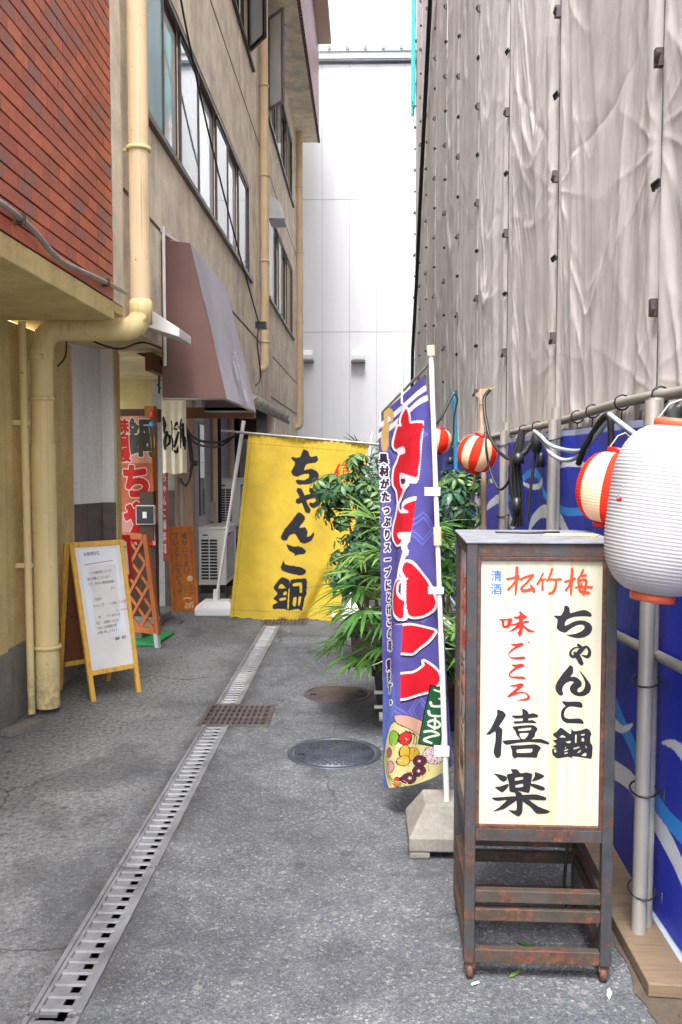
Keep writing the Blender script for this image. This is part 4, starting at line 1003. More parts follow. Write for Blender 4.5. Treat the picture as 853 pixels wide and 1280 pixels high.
o8 = (760, 740); s8 = 2.56
waves_px += [([crc(o8, s8, [(0, 535), (30, 543), (75, 570), (120, 615), (165, 700), (210, 790), (260, 940), (250, 985), (210, 880), (165, 780), (120, 690), (75, 635), (30, 605), (0, 590)])], WHT),
             ([crc(o8, s8, [(20, 340), (45, 375), (85, 455), (125, 545), (165, 640), (205, 705), (255, 770), (255, 830), (205, 770), (160, 700), (120, 610), (80, 510), (40, 430), (20, 390)])], LBL),
             ([crc(o8, s8, [(0, 400), (30, 410), (55, 428), (88, 420), (78, 440), (50, 452), (25, 445), (0, 440)])], WHT),
             ([crc(o8, s8, [(180, 482), (215, 472), (260, 520), (300, 620), (300, 680), (260, 590), (215, 510)])], WHT)]
o5 = (600, 470); s5 = 6.733
waves_px += [([crc(o5, s5, [(395, 1290), (420, 1180), (470, 1110), (520, 1085), (570, 1085), (640, 1110), (700, 1170), (750, 1280), (800, 1400), (740, 1400), (690, 1280), (640, 1220), (560, 1195), (480, 1200), (430, 1260), (410, 1300)])], WHT),
             ([crc(o5, s5, [(345, 870), (380, 810), (430, 775), (470, 790), (520, 880), (560, 970), (640, 1040), (700, 1090), (760, 1110), (860, 1110), (950, 1160), (950, 1220), (860, 1175), (760, 1180), (690, 1150), (640, 1090), (560, 1035), (500, 940), (460, 860), (420, 845), (370, 880), (345, 905)])], LBL),
             ([crc(o5, s5, [(355, 890), (400, 910), (450, 910), (500, 880), (535, 820), (520, 900), (480, 950), (420, 955), (375, 930)])], WHT),
             ([crc(o5, s5, [(685, 790), (720, 730), (780, 705), (840, 705), (900, 760), (960, 860), (900, 840), (840, 770), (780, 765), (720, 770)])], WHT),
             ([crc(o5, s5, [(60, 1130), (80, 1060), (130, 1000), (180, 1000), (230, 1050), (290, 1220), (300, 1280), (265, 1280), (230, 1160), (180, 1080), (130, 1075), (80, 1120)])], WHT),
             ([crc(o5, s5, [(200, 950), (250, 990), (300, 1020), (300, 1060), (240, 1040), (200, 1000)])], LBL),
             ([crc(o5, s5, [(200, 760), (230, 720), (270, 700), (270, 760), (240, 740)])], lin('d48a9c')),
             ([crc(o5, s5, [(55, 840), (75, 870), (105, 865), (110, 890), (85, 905), (60, 885)])], WHT)]
def fence_panel(name, ya, yb2, nu, nv, waves, lab, seed):
    def pos(S, T):
        y = lerp(ya, yb2, S); z = lerp(.03, 1.745, T)
        d = .012*np.sin(y*4.2+seed)+.010*fnoise(y*.7, z*.5, seed, 2)+.006*fnoise(y*2, z*1.2, seed+5, 2)+.012*np.abs(np.sin(y*9+1.5*np.sin(z*2)))*np.clip((T-.6)/.4, 0, 1)
        return np.stack([FXN-.005-d, y, z], 1)
    def colf(S, T):
        y = lerp(ya, yb2, S); z = lerp(.03, 1.745, T); C = np.tile(np.array(BLUE), (len(S), 1)); q = np.stack([y, z], 1)
        f = np.clip(.5+.8*fnoise(y*.5, z*.4, seed+12, 2), 0, 1)[:, None]; C = C*(1-.22*f)
        pm = ((y > 5.9) & (y < 8.2) & (z > 1.0))[:, None]*np.clip((z-1.0)/.6, 0, 1)[:, None]*.7*np.exp(-((y-6.6)/.7)**2)[:, None]; C = C*(1-pm)+np.array(PUR)*pm
        for rs, c in waves:
            rr = [ring([(onx(p[0], p[1], FXN-.01).y, onx(p[0], p[1], FXN-.01).z) for p in r], 3, .8) for r in rs]; paint(q, C, rr, c)
        k = T > .985; C[k] = np.array(lin('8f97b5'))
        return C
    return printed_grid(name, nu, nv, pos, colf, 'ocean', fence, tuple(fence.location))
fence_panel('printed_sheet', 1.2, 4.95, 900, 420, waves_px, '', 1)
far_w = []
def yz_wave(y, z, s, c):
    """arch shaped wave given directly in metres (rings handled as y,z)"""
    return [(y-s, z-.30*s), (y-.75*s, z+.05*s), (y-.35*s, z+.3*s), (y, z+.36*s), (y+.4*s, z+.28*s), (y+.8*s, z-.02*s), (y+1.05*s, z-.5*s), (y+.75*s, z-.2*s), (y+.35*s, z+.08*s), (y, z+.14*s), (y-.4*s, z+.08*s), (y-.75*s, z-.15*s)]
fence_panel('printed_sheet', 4.97, 8.5, 600, 300, waves_px, '', 2)
def far_panel():
    ya, yb2 = 8.52, 19.5
    def pos(S, T):
        y = lerp(ya, yb2, S); z = lerp(.03, 1.745, T); return np.stack([FXN-.005-.02*np.sin(y*3.1)-.012*fnoise(y*.6, z*.5, 4, 2), y, z], 1)
    def colf(S, T):
        y = lerp(ya, yb2, S); z = lerp(.03, 1.745, T); C = np.tile(np.array(BLUE), (len(S), 1)); q = np.stack([y, z], 1)
        for k in range(8):
            paint(q, C, [ring(yz_wave(9.1+k*1.35, .75+.22*math.sin(k*2.1), .62, WHT), 3, .8)], WHT); paint(q, C, [ring(yz_wave(9.8+k*1.35, 1.25+.15*math.sin(k*1.1), .5, LBL), 3, .8)], LBL)
        return C
    printed_grid('printed_sheet', 420, 90, pos, colf, 'ocean', fence, tuple(fence.location))
far_panel()
m = MB(); pts = [Vector((FXN-.02, y, .03+.012*math.sin(y*5))) for y in np.arange(1.2, 19.5, .3)]; m.tube(pts, .014, 8); m.build('bottom_hem', 'hose', fence)

def post_pair(y, x, ztop, z2, label, r=.0243, twin=True):
    t = thing('fence_post', label, 'post', (x, y, 0), 'steel scaffold posts along the fence')
    m = MB(); m.tube([(x, y, .03), (x+.012, y, ztop)], r, 16); m.build('pipe', 'steel', t)
    if twin: m = MB(); m.tube([(x+.034, y+.046, .03), (x+.036, y+.046, z2)], r, 16); m.build('pipe', 'steel', t)
    for z in (.18, .52, .88, 1.22, ztop-.1):
        m = MB(); c = Vector((x+.014, y+.024, z)); m.tube([c+Vector((.042*math.cos(a), .056*math.sin(a), .010*math.sin(a*1.0+z))) for a in [2*PI*k/14 for k in range(15)]], .0035, 6, cap=False); m.tube([c+Vector((.036, -.03, 0)), c+Vector((.052, -.05, .012)), c+Vector((.048, -.055, -.02))], .003, 5); m.build('wire_tie', 'black', t)
    return t
post_pair(2.84, .905, 1.79, 1.80, 'steel post pair behind the white lantern, standing on the near plank')
p = onx(412/2.64+530, 575/2.64+440, .93)
post_pair(4.42, .925, 1.80, 1.86, 'steel post pair between the striped lantern and the black cables')
post_pair(6.05, .935, 1.80, 1.86, 'steel post pair just left of the hanging black cables')
post_pair(7.35, .93, 1.42, 1.42, 'steel post pair under the middle striped lantern', twin=True)
m = MB(); a, b = onx(770, 793, .99-.03), onx(875, 846, .99-.03); d = (b-a).normalized(); m.tube([a-d*.9, b+d*.5], .018, 14)
tag(m.build('brace_pipe', 'steel', loc=a), 'diagonal steel brace crossing the blue fence behind the near post', 'brace')
# planks at the foot
for (ya, yb2, x0_, lb) in ((2.55, 3.55, .845, 'weathered plank under the near steel post, end grain towards the camera'), (3.9, 4.9, .86, 'weathered plank under the second steel post'), (5.5, 6.6, .88, 'weathered plank behind the sign by the plants')):
    m = MB(); m.prism([(x0_, ya, .006), (x0_+.21, ya-.015, .006), (x0_+.21, yb2, .006), (x0_, yb2, .006)], (0, 0, .042)); tag(m.build('plank', 'plank', loc=(x0_, ya, 0), bevel=.004), lb, 'plank')

# ================================================================== THINGS
# ------------------------------------------------------------------ the lightbox sign
SA = R(-1.5); SC = Vector((.3065, 2.63, 0)); SWd, SDp = .447, .435
def SL(x, y, z):   # sign-local to world: x to the right along the front, y into depth
    return Vector((SC.x+x*math.cos(SA)-y*math.sin(SA), SC.y+x*math.sin(SA)+y*math.cos(SA), z))
sign = thing('sign_stand', 'tall rusty steel lightbox sign with cream panel reading ちゃんこ鍋 in black', 'sign', tuple(SC))
def sbar(mb, a, b, w, h): # axis-aligned box in sign space
    x0, y0, z0 = a; x1, y1, z1 = b
    mb.add([SL(x0,y0,z0), SL(x1,y0,z0), SL(x1,y1,z0), SL(x0,y1,z0), SL(x0,y0,z1), SL(x1,y0,z1), SL(x1,y1,z1), SL(x0,y1,z1)],
           [(0,3,2,1),(4,5,6,7),(0,1,5,4),(1,2,6,5),(2,3,7,6),(3,0,4,7)])
T = .033; ZB, ZT, ZP = .055, 1.352, .475
for (x, y) in ((0, 0), (SWd-T, 0), (0, SDp-T), (SWd-T, SDp-T)):
    m = MB(); sbar(m, (x, y, ZB), (x+T, y+T, ZT-.002), 0, 0); m.build('post', 'rust', sign, bevel=.003)
def rail4(z0, z1, name, mat, inset=.004, t=.028, sides='fblr'):
    for s_ in sides:
        m = MB()
        if s_ == 'f': sbar(m, (T, inset, z0), (SWd-T, inset+t, z1), 0, 0)
        if s_ == 'b': sbar(m, (T, SDp-inset-t, z0), (SWd-T, SDp-inset, z1), 0, 0)
        if s_ == 'l': sbar(m, (inset, T, z0), (inset+t, SDp-T, z1), 0, 0)
        if s_ == 'r': sbar(m, (SWd-inset-t, T, z0), (SWd-inset, SDp-T, z1), 0, 0)
        m.build(name, mat, sign, bevel=.0025)
rail4(ZB, ZB+.042, 'bottom_rail', 'rustrail'); rail4(.188, .226, 'lower_rail', 'rustrail'); rail4(.246, .284, 'middle_rail', 'rustrail')
rail4(ZP-.036, ZP+.004, 'panel_rail', 'rust'); rail4(ZT-.042, ZT-.002, 'top_rail', 'rust')
m = MB(); sbar(m, (-.004, -.004, ZT-.001), (SWd+.004, SDp+.004, ZT+.006), 0, 0); m.build('top_plate', mat_rust('top_plate_steel', lin('74777f'), .70, 6), sign, bevel=.002)
m = MB(); sbar(m, (.02, .02, ZP-.02), (SWd-.02, SDp-.02, ZP-.012), 0, 0); m.build('floor_plate', 'rustrail', sign)
# trims round the front panel
q0, q1, z0, z1 = T-.001, SWd-T+.001, ZP+.003, ZT-.041
for nm, a, b in (('trim', (q0, .004, z0), (q0+.011, .022, z1)), ('trim', (q1-.011, .004, z0), (q1, .022, z1)), ('trim', (q0+.011, .004, z0), (q1-.011, .022, z0+.012)), ('trim', (q0+.011, .004, z1-.012), (q1-.011, .022, z1))):
    m = MB(); sbar(m, a, b, 0, 0); m.build(nm, 'rust2', sign, bevel=.002)
for x0_ in (.006, SWd-.024):
    for a, b in (((x0_, T-.001, z0), (x0_+.018, T+.012, z1)), ((x0_, SDp-T-.012, z0), (x0_+.018, SDp-T+.001, z1))):
        m = MB(); sbar(m, a, b, 0, 0); m.build('trim', 'rust2', sign)
m = MB(); sbar(m, (q0+.009, .014, z0+.010), (q1-.009, .019, z1-.010), 0, 0); fp = m.build('front_panel', 'acrylic', sign)
m = MB(); sbar(m, (q0+.009, SDp-.019, z0+.010), (q1-.009, SDp-.014, z1-.010), 0, 0); m.build('back_panel', 'acrylic', sign)
m = MB(); sbar(m, (.014, T+.010, z0+.01), (.019, SDp-T-.010, z1-.010), 0, 0); sp = m.build('side_panel', 'acrylic', sign)
m = MB(); sbar(m, (SWd-.019, T+.010, z0+.01), (SWd-.014, SDp-T-.010, z1-.010), 0, 0); m.build('side_panel', 'acrylic', sign)
# lettering: photo-sized units mapped on the panel face (panel spans x 603..754 at mid height, y 686..1028)
PX0, PX1, PZ0, PZ1 = q0+.011, q1-.011, z0+.012, z1-.012
def sf(x, y, l):
    t = (y-686.5)/(1027.5-686.5); xl = lerp(602.5, 597.5, t); xr = lerp(757.5, 752, t)
    return SL(lerp(PX0, PX1, (x-xl)/(xr-xl)), .014-.0008-l, lerp(PZ1, PZ0, t))
A3 = ((685, 735), 12.186); A4 = ((685, 810), 9.486); A5 = ((600, 870), 8.26); A2 = ((610, 750), 10.66); A1 = ((605, 680), 5.687)
black = [
 (A3, [[(290,110),(330,100),(370,140),(380,215),(480,190),(590,165),(650,180),(705,220),(712,260),(690,272),(620,265),(540,265),(450,275),(370,300),(325,325),(300,370),(300,415),(350,395),(430,350),(520,328),(610,335),(680,370),(720,430),(715,490),(680,545),(600,590),(500,607),(420,595),(350,570),(310,552),(380,552),(470,535),(550,500),(600,455),(598,415),(565,395),(500,400),(420,440),(360,480),(330,510),(290,522),(220,500),(175,460),(170,420),(185,320),(130,275),(135,258),(235,255),(280,180)]]),
 (A4, [[(290,90),(325,105),(335,150),(325,190),(300,232),(350,228),(400,255),(435,300),(430,345),(395,370),(380,400),(400,420),(440,405),(470,360),(475,300),(455,240),(400,150),(440,185),(500,260),(540,320),(548,370),(525,425),(470,460),(410,468),(350,455),(305,420),(290,380),(300,340),(340,295),(300,285),(250,305),(210,350),(200,400),(212,440),(195,462),(160,455),(125,410),(115,355),(140,290),(200,200),(255,135),(275,110)]]),
 (A4, [[(200,525),(250,535),(400,532),(435,550),(448,585),(435,608),(380,600),(310,592),(265,605),(235,640),(220,690),(235,730),(280,745),(400,738),(440,755),(460,790),(450,805),(380,800),(260,798),(210,775),(185,730),(182,670),(205,620),(238,590),(210,560)]]),
 (A4, [[(85,935),(130,905),(175,855),(210,870),(300,935),(310,865),(340,895),(420,885),(490,860),(530,880),(555,930),(540,960),(540,1030),(568,1080),(560,1210),(540,1235),(500,1225),(330,1205),(315,1230),(285,1215),(250,1215),(140,1235),(80,1190),(75,1120),(130,1110),(80,1090),(130,1060),(85,1015),(140,995),(95,960)],
       [(200,945),(245,975),(165,975)],[(240,1025),(300,1015),(300,1040),(265,1045)],[(355,945),(375,940),(370,1035),(355,1035)],[(425,935),(470,925),(470,945),(425,950)],[(435,980),(460,980),(465,1015),(435,1020)],[(335,1105),(400,1085),(410,1095),(345,1120)],[(380,1160),(425,1120),(420,1150),(385,1165)],[(475,1075),(495,1080),(490,1110)],[(465,1165),(490,1160),(490,1200),(430,1195)],[(235,1095),(250,1090),(235,1115)],[(225,1130),(270,1115),(268,1130),(228,1145)],[(225,1165),(260,1155),(265,1170),(225,1180)],[(100,1130),(120,1120),(125,1160),(105,1160)]]),
 (A5, [[(185,65),(250,85),(278,125),(245,185),(205,245),(240,275),(235,380),(228,480),(222,560),(195,588),(165,578),(145,530),(150,480),(165,400),(165,300),(110,335),(65,335),(110,280),(150,200),(185,120)]]),
 (A5, [[(450,55),(490,65),(520,95),(520,110),(570,98),(620,120),(615,140),(520,155),(520,178),(560,172),(605,205),(480,205),(375,215),(358,190),(450,185),(455,155),(380,160),(338,128),(450,122)]]),
 (A5, [[(350,245),(560,225),(615,265),(590,310),(582,350),(550,378),(650,372),(735,410),(730,432),(640,415),(520,408),(400,420),(280,443),(240,400),(390,385),(430,380),(395,340),(375,290)],[(415,268),(540,252),(540,280),(418,292)],[(420,318),(520,312),(480,375),(440,372)]]),
 (A5, [[(325,450),(430,445),(590,432),(650,465),(620,520),(605,575),(560,575),(400,575),(375,590),(345,565),(340,500)],[(395,490),(555,478),(545,520),(400,528)]]),
 (A5, [[(145,755),(210,762),(280,785),(285,820),(250,843),(215,825),(180,785)]]), (A5, [[(155,903),(220,890),(300,860),(300,895),(250,950),(225,955)]]),
 (A5, [[(585,730),(640,745),(688,772),(640,805),(550,835),(580,780)]]), (A5, [[(530,855),(600,862),(680,890),(692,915),(665,930),(610,915),(550,885)]]),
 (A5, [[(325,705),(395,705),(430,745),(500,735),(558,755),(550,800),(525,950),(475,950),(420,940),(375,955),(315,945),(305,850),(282,765),(345,745)],[(375,795),(455,785),(455,810),(375,828)],[(380,875),(455,858),(455,890),(380,902)]]),
 (A5, [[(118,1018),(250,1005),(400,990),(460,978),(600,970),(700,1000),(705,1025),(680,1034),(500,1030),(330,1032),(180,1050)]]),
 (A5, [[(372,948),(432,952),(455,990),(453,1100),(448,1170),(410,1215),(350,1185),(300,1145),(385,1148),(388,1050),(380,990)]]),
 (A5, [[(300,1020),(395,1015),(395,1035),(330,1082),(250,1138),(135,1165),(200,1120),(270,1055)]]),
 (A5, [[(450,1020),(500,1020),(620,1100),(745,1150),(700,1178),(600,1178),(540,1112),(452,1048)]]),
]
m = MB(); k = 0
for (o, s), rs in black: ink(m, [ring(cr(o, s, r), 3, .55) for r in rs], sf, k*.00008); k += 1
for st in ([(495,700,35),(545,745,55)], [(520,750,18),(450,755,25),(395,800,32),(380,850,38),(410,890,45),(460,880,50),(520,820,70),(570,770,60),(630,735,35),(675,790,45),(675,860,55),(640,890,45),(560,870,15)], [(440,830,40),(490,880,75),(530,950,75),(555,995,65),(560,1010,50)]):
    ink(m, [stroke(cr(A3[0], A3[1], st))], sf, k*.00008); k += 1
m.build('lettering', 'inkblack', fp)
red = [
 (A2, [[(160,118),(250,118),(325,105),(352,135),(330,175),(305,235),(225,245),(205,215),(195,150)],[(235,145),(280,140),(270,195),(240,210)]]),
 (A2, [[(435,15),(460,10),(490,45),(545,80),(540,105),(490,125),(490,150),(545,135),(580,152),(560,170),(510,175),(500,195),(560,245),(660,290),(650,297),(570,295),(520,260),(490,235),(480,310),(450,360),(435,355),(410,295),(435,280),(435,240),(360,280),(285,300),(340,260),(400,205),(330,208),(310,190),(380,180),(435,150),(430,120),(385,115),(355,88),(420,80),(445,60)]]),
 (A2, [[(325,458),(400,455),(460,440),(498,455),(495,480),(430,505),(360,545),(310,585),(300,620),(340,640),(430,635),(500,628),(522,648),(510,665),(420,672),(330,660),(290,620),(290,580),(330,535),(380,490),(340,478)]]),
 (A2, [[(515,430),(545,445),(540,460)]]), (A2, [[(550,415),(585,440),(570,450)]]),
 (A2, [[(330,742),(400,740),(450,725),(500,735),(508,755),(490,775),(420,795),(350,840),(310,880),(330,905),(400,903),(500,905),(525,930),(515,940),(400,935),(320,922),(290,890),(300,850),(350,800),(385,775),(340,760)]]),
 (A2, [[(310,1030),(390,1015),(450,995),(500,1010),(490,1040),(430,1090),(390,1125),(460,1110),(540,1130),(585,1180),(570,1220),(510,1238),(390,1230),(480,1215),(540,1195),(545,1165),(510,1135),(450,1135),(360,1165),(290,1195),(270,1180),(310,1140),(380,1080),(410,1045),(330,1045)]]),
]
m = MB(); k = 0
for (o, s), rs in red: ink(m, [ring(cr(o, s, r), 3, .55) for r in rs], sf, k*.00008); k += 1
m.build('lettering', 'inkred', fp)
m = MB(); k = 0
for st in ([(175,172,20),(215,165,18),(262,148,22)], [(248,85,24),(243,180,26),(236,288,14)], [(240,175,14),(215,215,16),(182,248,20)], [(248,170,14),(275,168,12)],
           [(278,178,20),(300,160,18),(365,142,24)], [(358,148,22),(320,195,18),(280,235,20),(295,256,24),(335,248,24),(370,238,26)], [(345,212,14),(372,262,24)],
           [(437,125,14),(418,165,14),(395,208,18)], [(408,180,14),(458,168,14)], [(434,168,14),(432,210,16),(432,248,18)], [(502,95,18),(488,140,16),(465,185,14)], [(480,170,14),(520,172,16),(568,170,18)], [(532,172,16),(526,225,20),(505,265,22),(475,272,14)],
           [(592,188,16),(630,178,18),(670,162,16)], [(646,92,20),(642,180,22),(638,280,14)], [(638,180,14),(620,220,16),(600,250,18)], [(726,100,16),(708,140,16),(685,172,14)], [(700,145,14),(748,138,16)], [(690,185,18),(700,225,18),(705,256,20),(768,266,22)], [(692,180,14),(745,172,20),(740,230,16),(728,282,14)], [(668,228,12),(720,222,14),(790,226,18)], [(712,195,12),(722,240,14)]):
    ink(m, [stroke(cr(A1[0], A1[1], st))], sf, k*.00008); k += 1
m.build('lettering', 'inkorange', fp)
m = MB(); ink_tris(m, text_tris('清', 622, 706, 15, True, 1, .010), sf); ink_tris(m, text_tris('酒', 622, 723, 15, True, 1, .010), sf, .0001); m.build('lettering', 'inkblue', fp)
m = MB(); m.add([sf(737, 972, 0), sf(742, 972, 0), sf(742, 1006, 0), sf(737, 1006, 0)], [(0, 1, 2, 3)]); m.build('worn_sticker', mat_simple('worn_sticker', lin('d6d0ba'), .5), fp)
# side panel print (seen very obliquely)
def sl_(x, y, l): return SL(.014-.0008-l, lerp(SDp-T-.012, T+.012, x/100), lerp(PZ1, PZ0, y/300))
m = MB(); ink_tris(m, text_tris('松竹梅', 50, 40, 34, True, 1.0, .015, 2.0), sl_); m.build('lettering', 'inkorange', sp)
m = MB(); ink_tris(m, text_tris('ちゃんこ鍋', 30, 140, 30, True, 1.0, .015, 1.3), sl_); ink_tris(m, text_tris('僖楽', 75, 200, 38, True, 1.0, .015, 1.2), sl_, .0001); m.build('lettering', 'inkblack', sp)
# casters
for (x, y) in ((.02, .02), (SWd-.02, .02), (.02, SDp-.02), (SWd-.02, SDp-.02)):
    m = MB(); c = SL(x, y, .024); m.lathe(c, [(0, -.011), (.020, -.011), (.024, -.006), (.024, .006), (.020, .011), (0, .011)], 16, axis=(math.cos(SA), math.sin(SA), 0))
    w = m.build('caster', 'rust2', sign); m = MB(); m.box(c+Vector((-.016, -.014, .012)), c+Vector((.016, .014, ZB-.024-.0005))); m.build('fork', 'rust2', w)
m = MB(); m.tube([SL(.12, .30, ZT+.010), SL(.22, .27, ZT+.010), SL(.33, .30, ZT+.010)], .004, 6); tag(m.build('pen', 'blackplastic', loc=SL(.2, .28, ZT)), 'dark thin stick lying on top of the sign box', 'stick')
m = MB(); a = SL(.27, .16, ZT+.0075); m.prism([SL(.26, .20, ZT+.0075), SL(.42, .17, ZT+.0075), SL(.44, .21, ZT+.0075), SL(.28, .24, ZT+.0075)], (0, 0, .003)); tag(m.build('paper_slip', mat_simple('yellow_paper', lin('d8d878'), .8), loc=a), 'yellowish paper slip on top of the sign box', 'paper')
cable('black power cable hanging inside the frame legs of the sign', [SL(.36, .33, .46), SL(.38, .34, .30), SL(.37, .33, .14), SL(.40, .36, .02), SL(.50, .5, .012), SL(.62, .7, .012)], .006)

# ------------------------------------------------------------------ lanterns
def lantern(name, label, c, r, h, stripes, ribs, tilt, capmat, capr, cap_h, flat=.55, seg=64, grp=None, phase=0):
    """ribbed paper-lantern shape: c = centre, h = height of the shade, flat = how straight its sides are"""
    t = thing(name, label, 'lantern', tuple(c), grp); ax = Vector(tilt).normalized(); prof = []
    n = ribs*4
    for i in range(n+1):
        s = -1+2*i/n; b = (1-abs(s)**(2.0 if flat < .3 else 3.6))**(.5 if flat < .3 else .62)
        rr = capr+(r-capr)*b; rr += .0016*abs(math.sin(PI*i/4))*(1 if abs(s) < .985 else 0)*(r/.13)
        prof.append((rr, s*h/2))
    mf = (lambda k, i: (int((k+phase)/(seg/stripes)) % 2)) if stripes else None
    m = MB(); m.lathe(c, prof, seg, axis=ax, mfun=mf); m.build('shade', ['lred', 'lcream'] if stripes else ['lwhite', 'lwhite'], t)
    for s, nm in ((1, 'top_ring'), (-1, 'bottom_ring')):
        m = MB(); o = h/2*s; a = (o, o+cap_h*s) if s > 0 else (o+cap_h*s, o)
        m.lathe(c, [(capr*.8, a[0]-.002), (capr*1.03, a[0]-.002), (capr*1.06, (a[0]+a[1])/2), (capr*1.03, a[1]), (capr*.86, a[1]), (capr*.84, a[0])], 40, axis=ax); m.build(nm, capmat, t)
    m = MB(); p = Vector(c)+ax*(h/2+cap_h); q = Vector((0, 1, 0)).cross(ax).normalized()
    m.tube([p+q*capr*.9, p+ax*.04+q*capr*.5, p+ax*.055, p+ax*.04-q*capr*.5, p-q*capr*.9], .003, 6); m.build('hanger', 'steel', t)
    return t
def seam_marks(t): pass
c = ony(826, 640, 2.42)
WLt = lantern('white_lantern', 'large plain white ribbed lantern with orange rings, cut by the right edge', (c.x+.012, 2.42, c.z+.004), .150, .455, 0, 46, (.12, 0, 1), 'orangecap', .058, .02, .7)
m = MB(); p = ony(776, 632, 2.36); cc = Vector((c.x, 2.42, c.z))
m.tube([ony(782, 605, 2.29), ony(776, 613, 2.29), ony(772, 624, 2.30)], .0015, 5); m.build('bent_wire', 'steel', WLt)
m = MB(); m.lathe(ony(774, 624, 2.305), [(0, -.004), (.007, -.004), (.007, .004), (0, .004)], 10, axis=(0, 1, 0)); m.build('red_mark', 'red', WLt)
cable('dark power cable rising behind the white lantern to the rail', [onx(853, 505, 1.0), onx(846, 515, .98), onx(842, 525, .95), onx(850, 540, .93)], .02)
c = ony(768, 611, 2.98)
lantern('striped_lantern', 'red and cream striped lantern half hidden behind the white lantern', tuple(c), .124, .235, 10, 24, (.18, 0, 1), 'red', .045, .018, .2, phase=10, grp='red and cream striped lanterns')
c = ony(597, 567, 5.85)
lantern('striped_lantern', 'red and cream striped lantern hanging behind the sign, above the bamboo pole', tuple(c), .132, .225, 12, 20, (.28, -.1, 1), 'red', .05, .02, .2, grp='red and cream striped lanterns')
c = ony(548, 551, 8.8)
lantern('striped_lantern', 'farthest striped lantern, just behind the flag pole', tuple(c), .135, .23, 8, 18, (.12, 0, 1), 'red', .05, .02, .2, grp='red and cream striped lanterns')
# bamboo and blue poles by the fence
m = MB(); m.tube([ony(601, 487, 6.3), ony(603, 545, 6.2), ony(605, 600, 6.1), ony(606, 690, 6.0)-Vector((0, 0, .3))], [.012, .016, .018, .022], 10)
for v in (505, 545, 600, 640): m.lathe(ony(603, v, 6.15), [(.018, -.006), (.024, 0), (.018, .006)], 10)
bp = tag(m.build('bamboo_pole', 'tanwood', loc=ony(604, 600, 6.1)), 'pale bamboo pole standing by the middle striped lantern', 'pole')
m = MB(); m.prism([ony(594, 493, 6.2), ony(606, 485, 6.2), ony(621, 483, 6.2), ony(606, 491, 6.2), ony(597, 497, 6.2)], (0, .02, 0)); m.build('split_tip', 'tanwood', bp)
m = MB(); m.tube([ony(567, 490, 7.6), ony(570, 560, 7.6), ony(571, 690, 7.6)], .019, 10); tag(m.build('blue_pole', 'bluepole', loc=ony(570, 600, 7.6)), 'thin blue pole between the two far striped lanterns', 'pole')
cable('black cord tied from the blue pole towards the flag pole', [ony(567, 493, 7.55), ony(560, 505, 7.5), ony(552, 522, 7.4), ony(545, 530, 7.3), ony(538, 538, 7.2)], .012)
cable('thin black lead hanging beside the blue pole', [ony(569, 492, 7.5), ony(572, 500, 7.5), ony(568, 520, 7.5), ony(567, 545, 7.5), ony(565, 556, 7.5), ony(563, 572, 7.5)], .008)
m = MB(); m.lathe(ony(563, 576, 7.5), [(0, -.03), (.022, -.03), (.022, .03), (0, .03)], 10); tag(m.build('lamp_socket', 'blackplastic', loc=ony(563, 576, 7.5)), 'small black lamp socket hanging left of the middle striped lantern', 'socket')
# cables on the fence
cable('thick black cable looping down past the middle striped lantern', [ony(613, 487, 5.75), ony(606, 497, 5.75), ony(606, 515, 5.7), ony(609, 532, 5.65), ony(612, 545, 5.6), ony(622, 562, 5.5), ony(633, 572, 5.4), ony(640, 574, 5.3)], .011)
cable('black cord hanging in front of the middle striped lantern', [ony(607, 540, 5.6), ony(608, 560, 5.55), ony(611, 580, 5.55), ony(617, 600, 5.5), ony(625, 612, 5.45), ony(634, 605, 5.4), ony(640, 590, 5.35)], .008)
for i, (dx, dz, r_) in enumerate(((-3, 0, .012), (0, 3, .013), (3, -2, .012), (6, 2, .008))):
    cable(['left strand of the bundle of black cables on the fence', 'thick strand in the bundle of black cables on the fence', 'right strand of the bundle of black cables on the fence', 'outer thin strand of the bundle of black cables'][i],
          [ony(653+dx*.3, 537, 5.1), ony(648+dx, 560+dz, 5.1), ony(643+dx*1.2, 580, 5.1), ony(644+dx*1.5, 610, 5.1), ony(647+dx, 640+dz*3, 5.1), ony(645+dx*1.5, 658, 5.1)], r_)
m = MB(); m.lathe(ony(646, 632, 5.05), [(0, -.045), (.022, -.045), (.025, 0), (.022, .045), (0, .045)], 14); tag(m.build('lamp_socket', 'blackplastic', loc=ony(646, 632, 5.05)), 'black lamp socket at the bottom of the cable bundle', 'socket')
m = MB(); m.lathe(ony(648, 573, 5.05), [(0, -.03), (.035, -.03), (.030, .03), (0, .03)], 14); m.tube([ony(648, 573, 5.05), ony(658, 563, 5.05), ony(664, 553, 5.05)], .017, 8); tag(m.build('cable_connector', 'blackplastic', loc=ony(648, 573, 5.05)), 'black connector halfway down the cable bundle', 'plug')
cable('black lead with socket hanging between bundle and post', [ony(671, 540, 4.9), ony(670, 560, 4.9), ony(665, 600, 4.9), ony(661, 635, 4.9), ony(659, 650, 4.9)], .009)
m = MB(); m.lathe(ony(671, 552, 4.88), [(0, -.06), (.024, -.06), (.034, .01), (.02, .06), (0, .06)], 14); tag(m.build('lamp_socket', 'blackplastic', loc=ony(671, 552, 4.88)), 'black lamp socket at the top, left of the second post', 'socket')
m = MB(); m.lathe(ony(676, 576, 4.88), [(0, -.035), (.022, -.035), (.02, .03), (.010, .05), (0, .05)], 14); tag(m.build('lamp_socket', 'blackplastic', loc=ony(676, 576, 4.88)), 'dark lamp socket hanging directly beside the second post', 'socket')
cable('thin cord carrying the dark socket beside the second post', [ony(675, 545, 4.88), ony(676, 560, 4.88), ony(676, 570, 4.88)], .004)
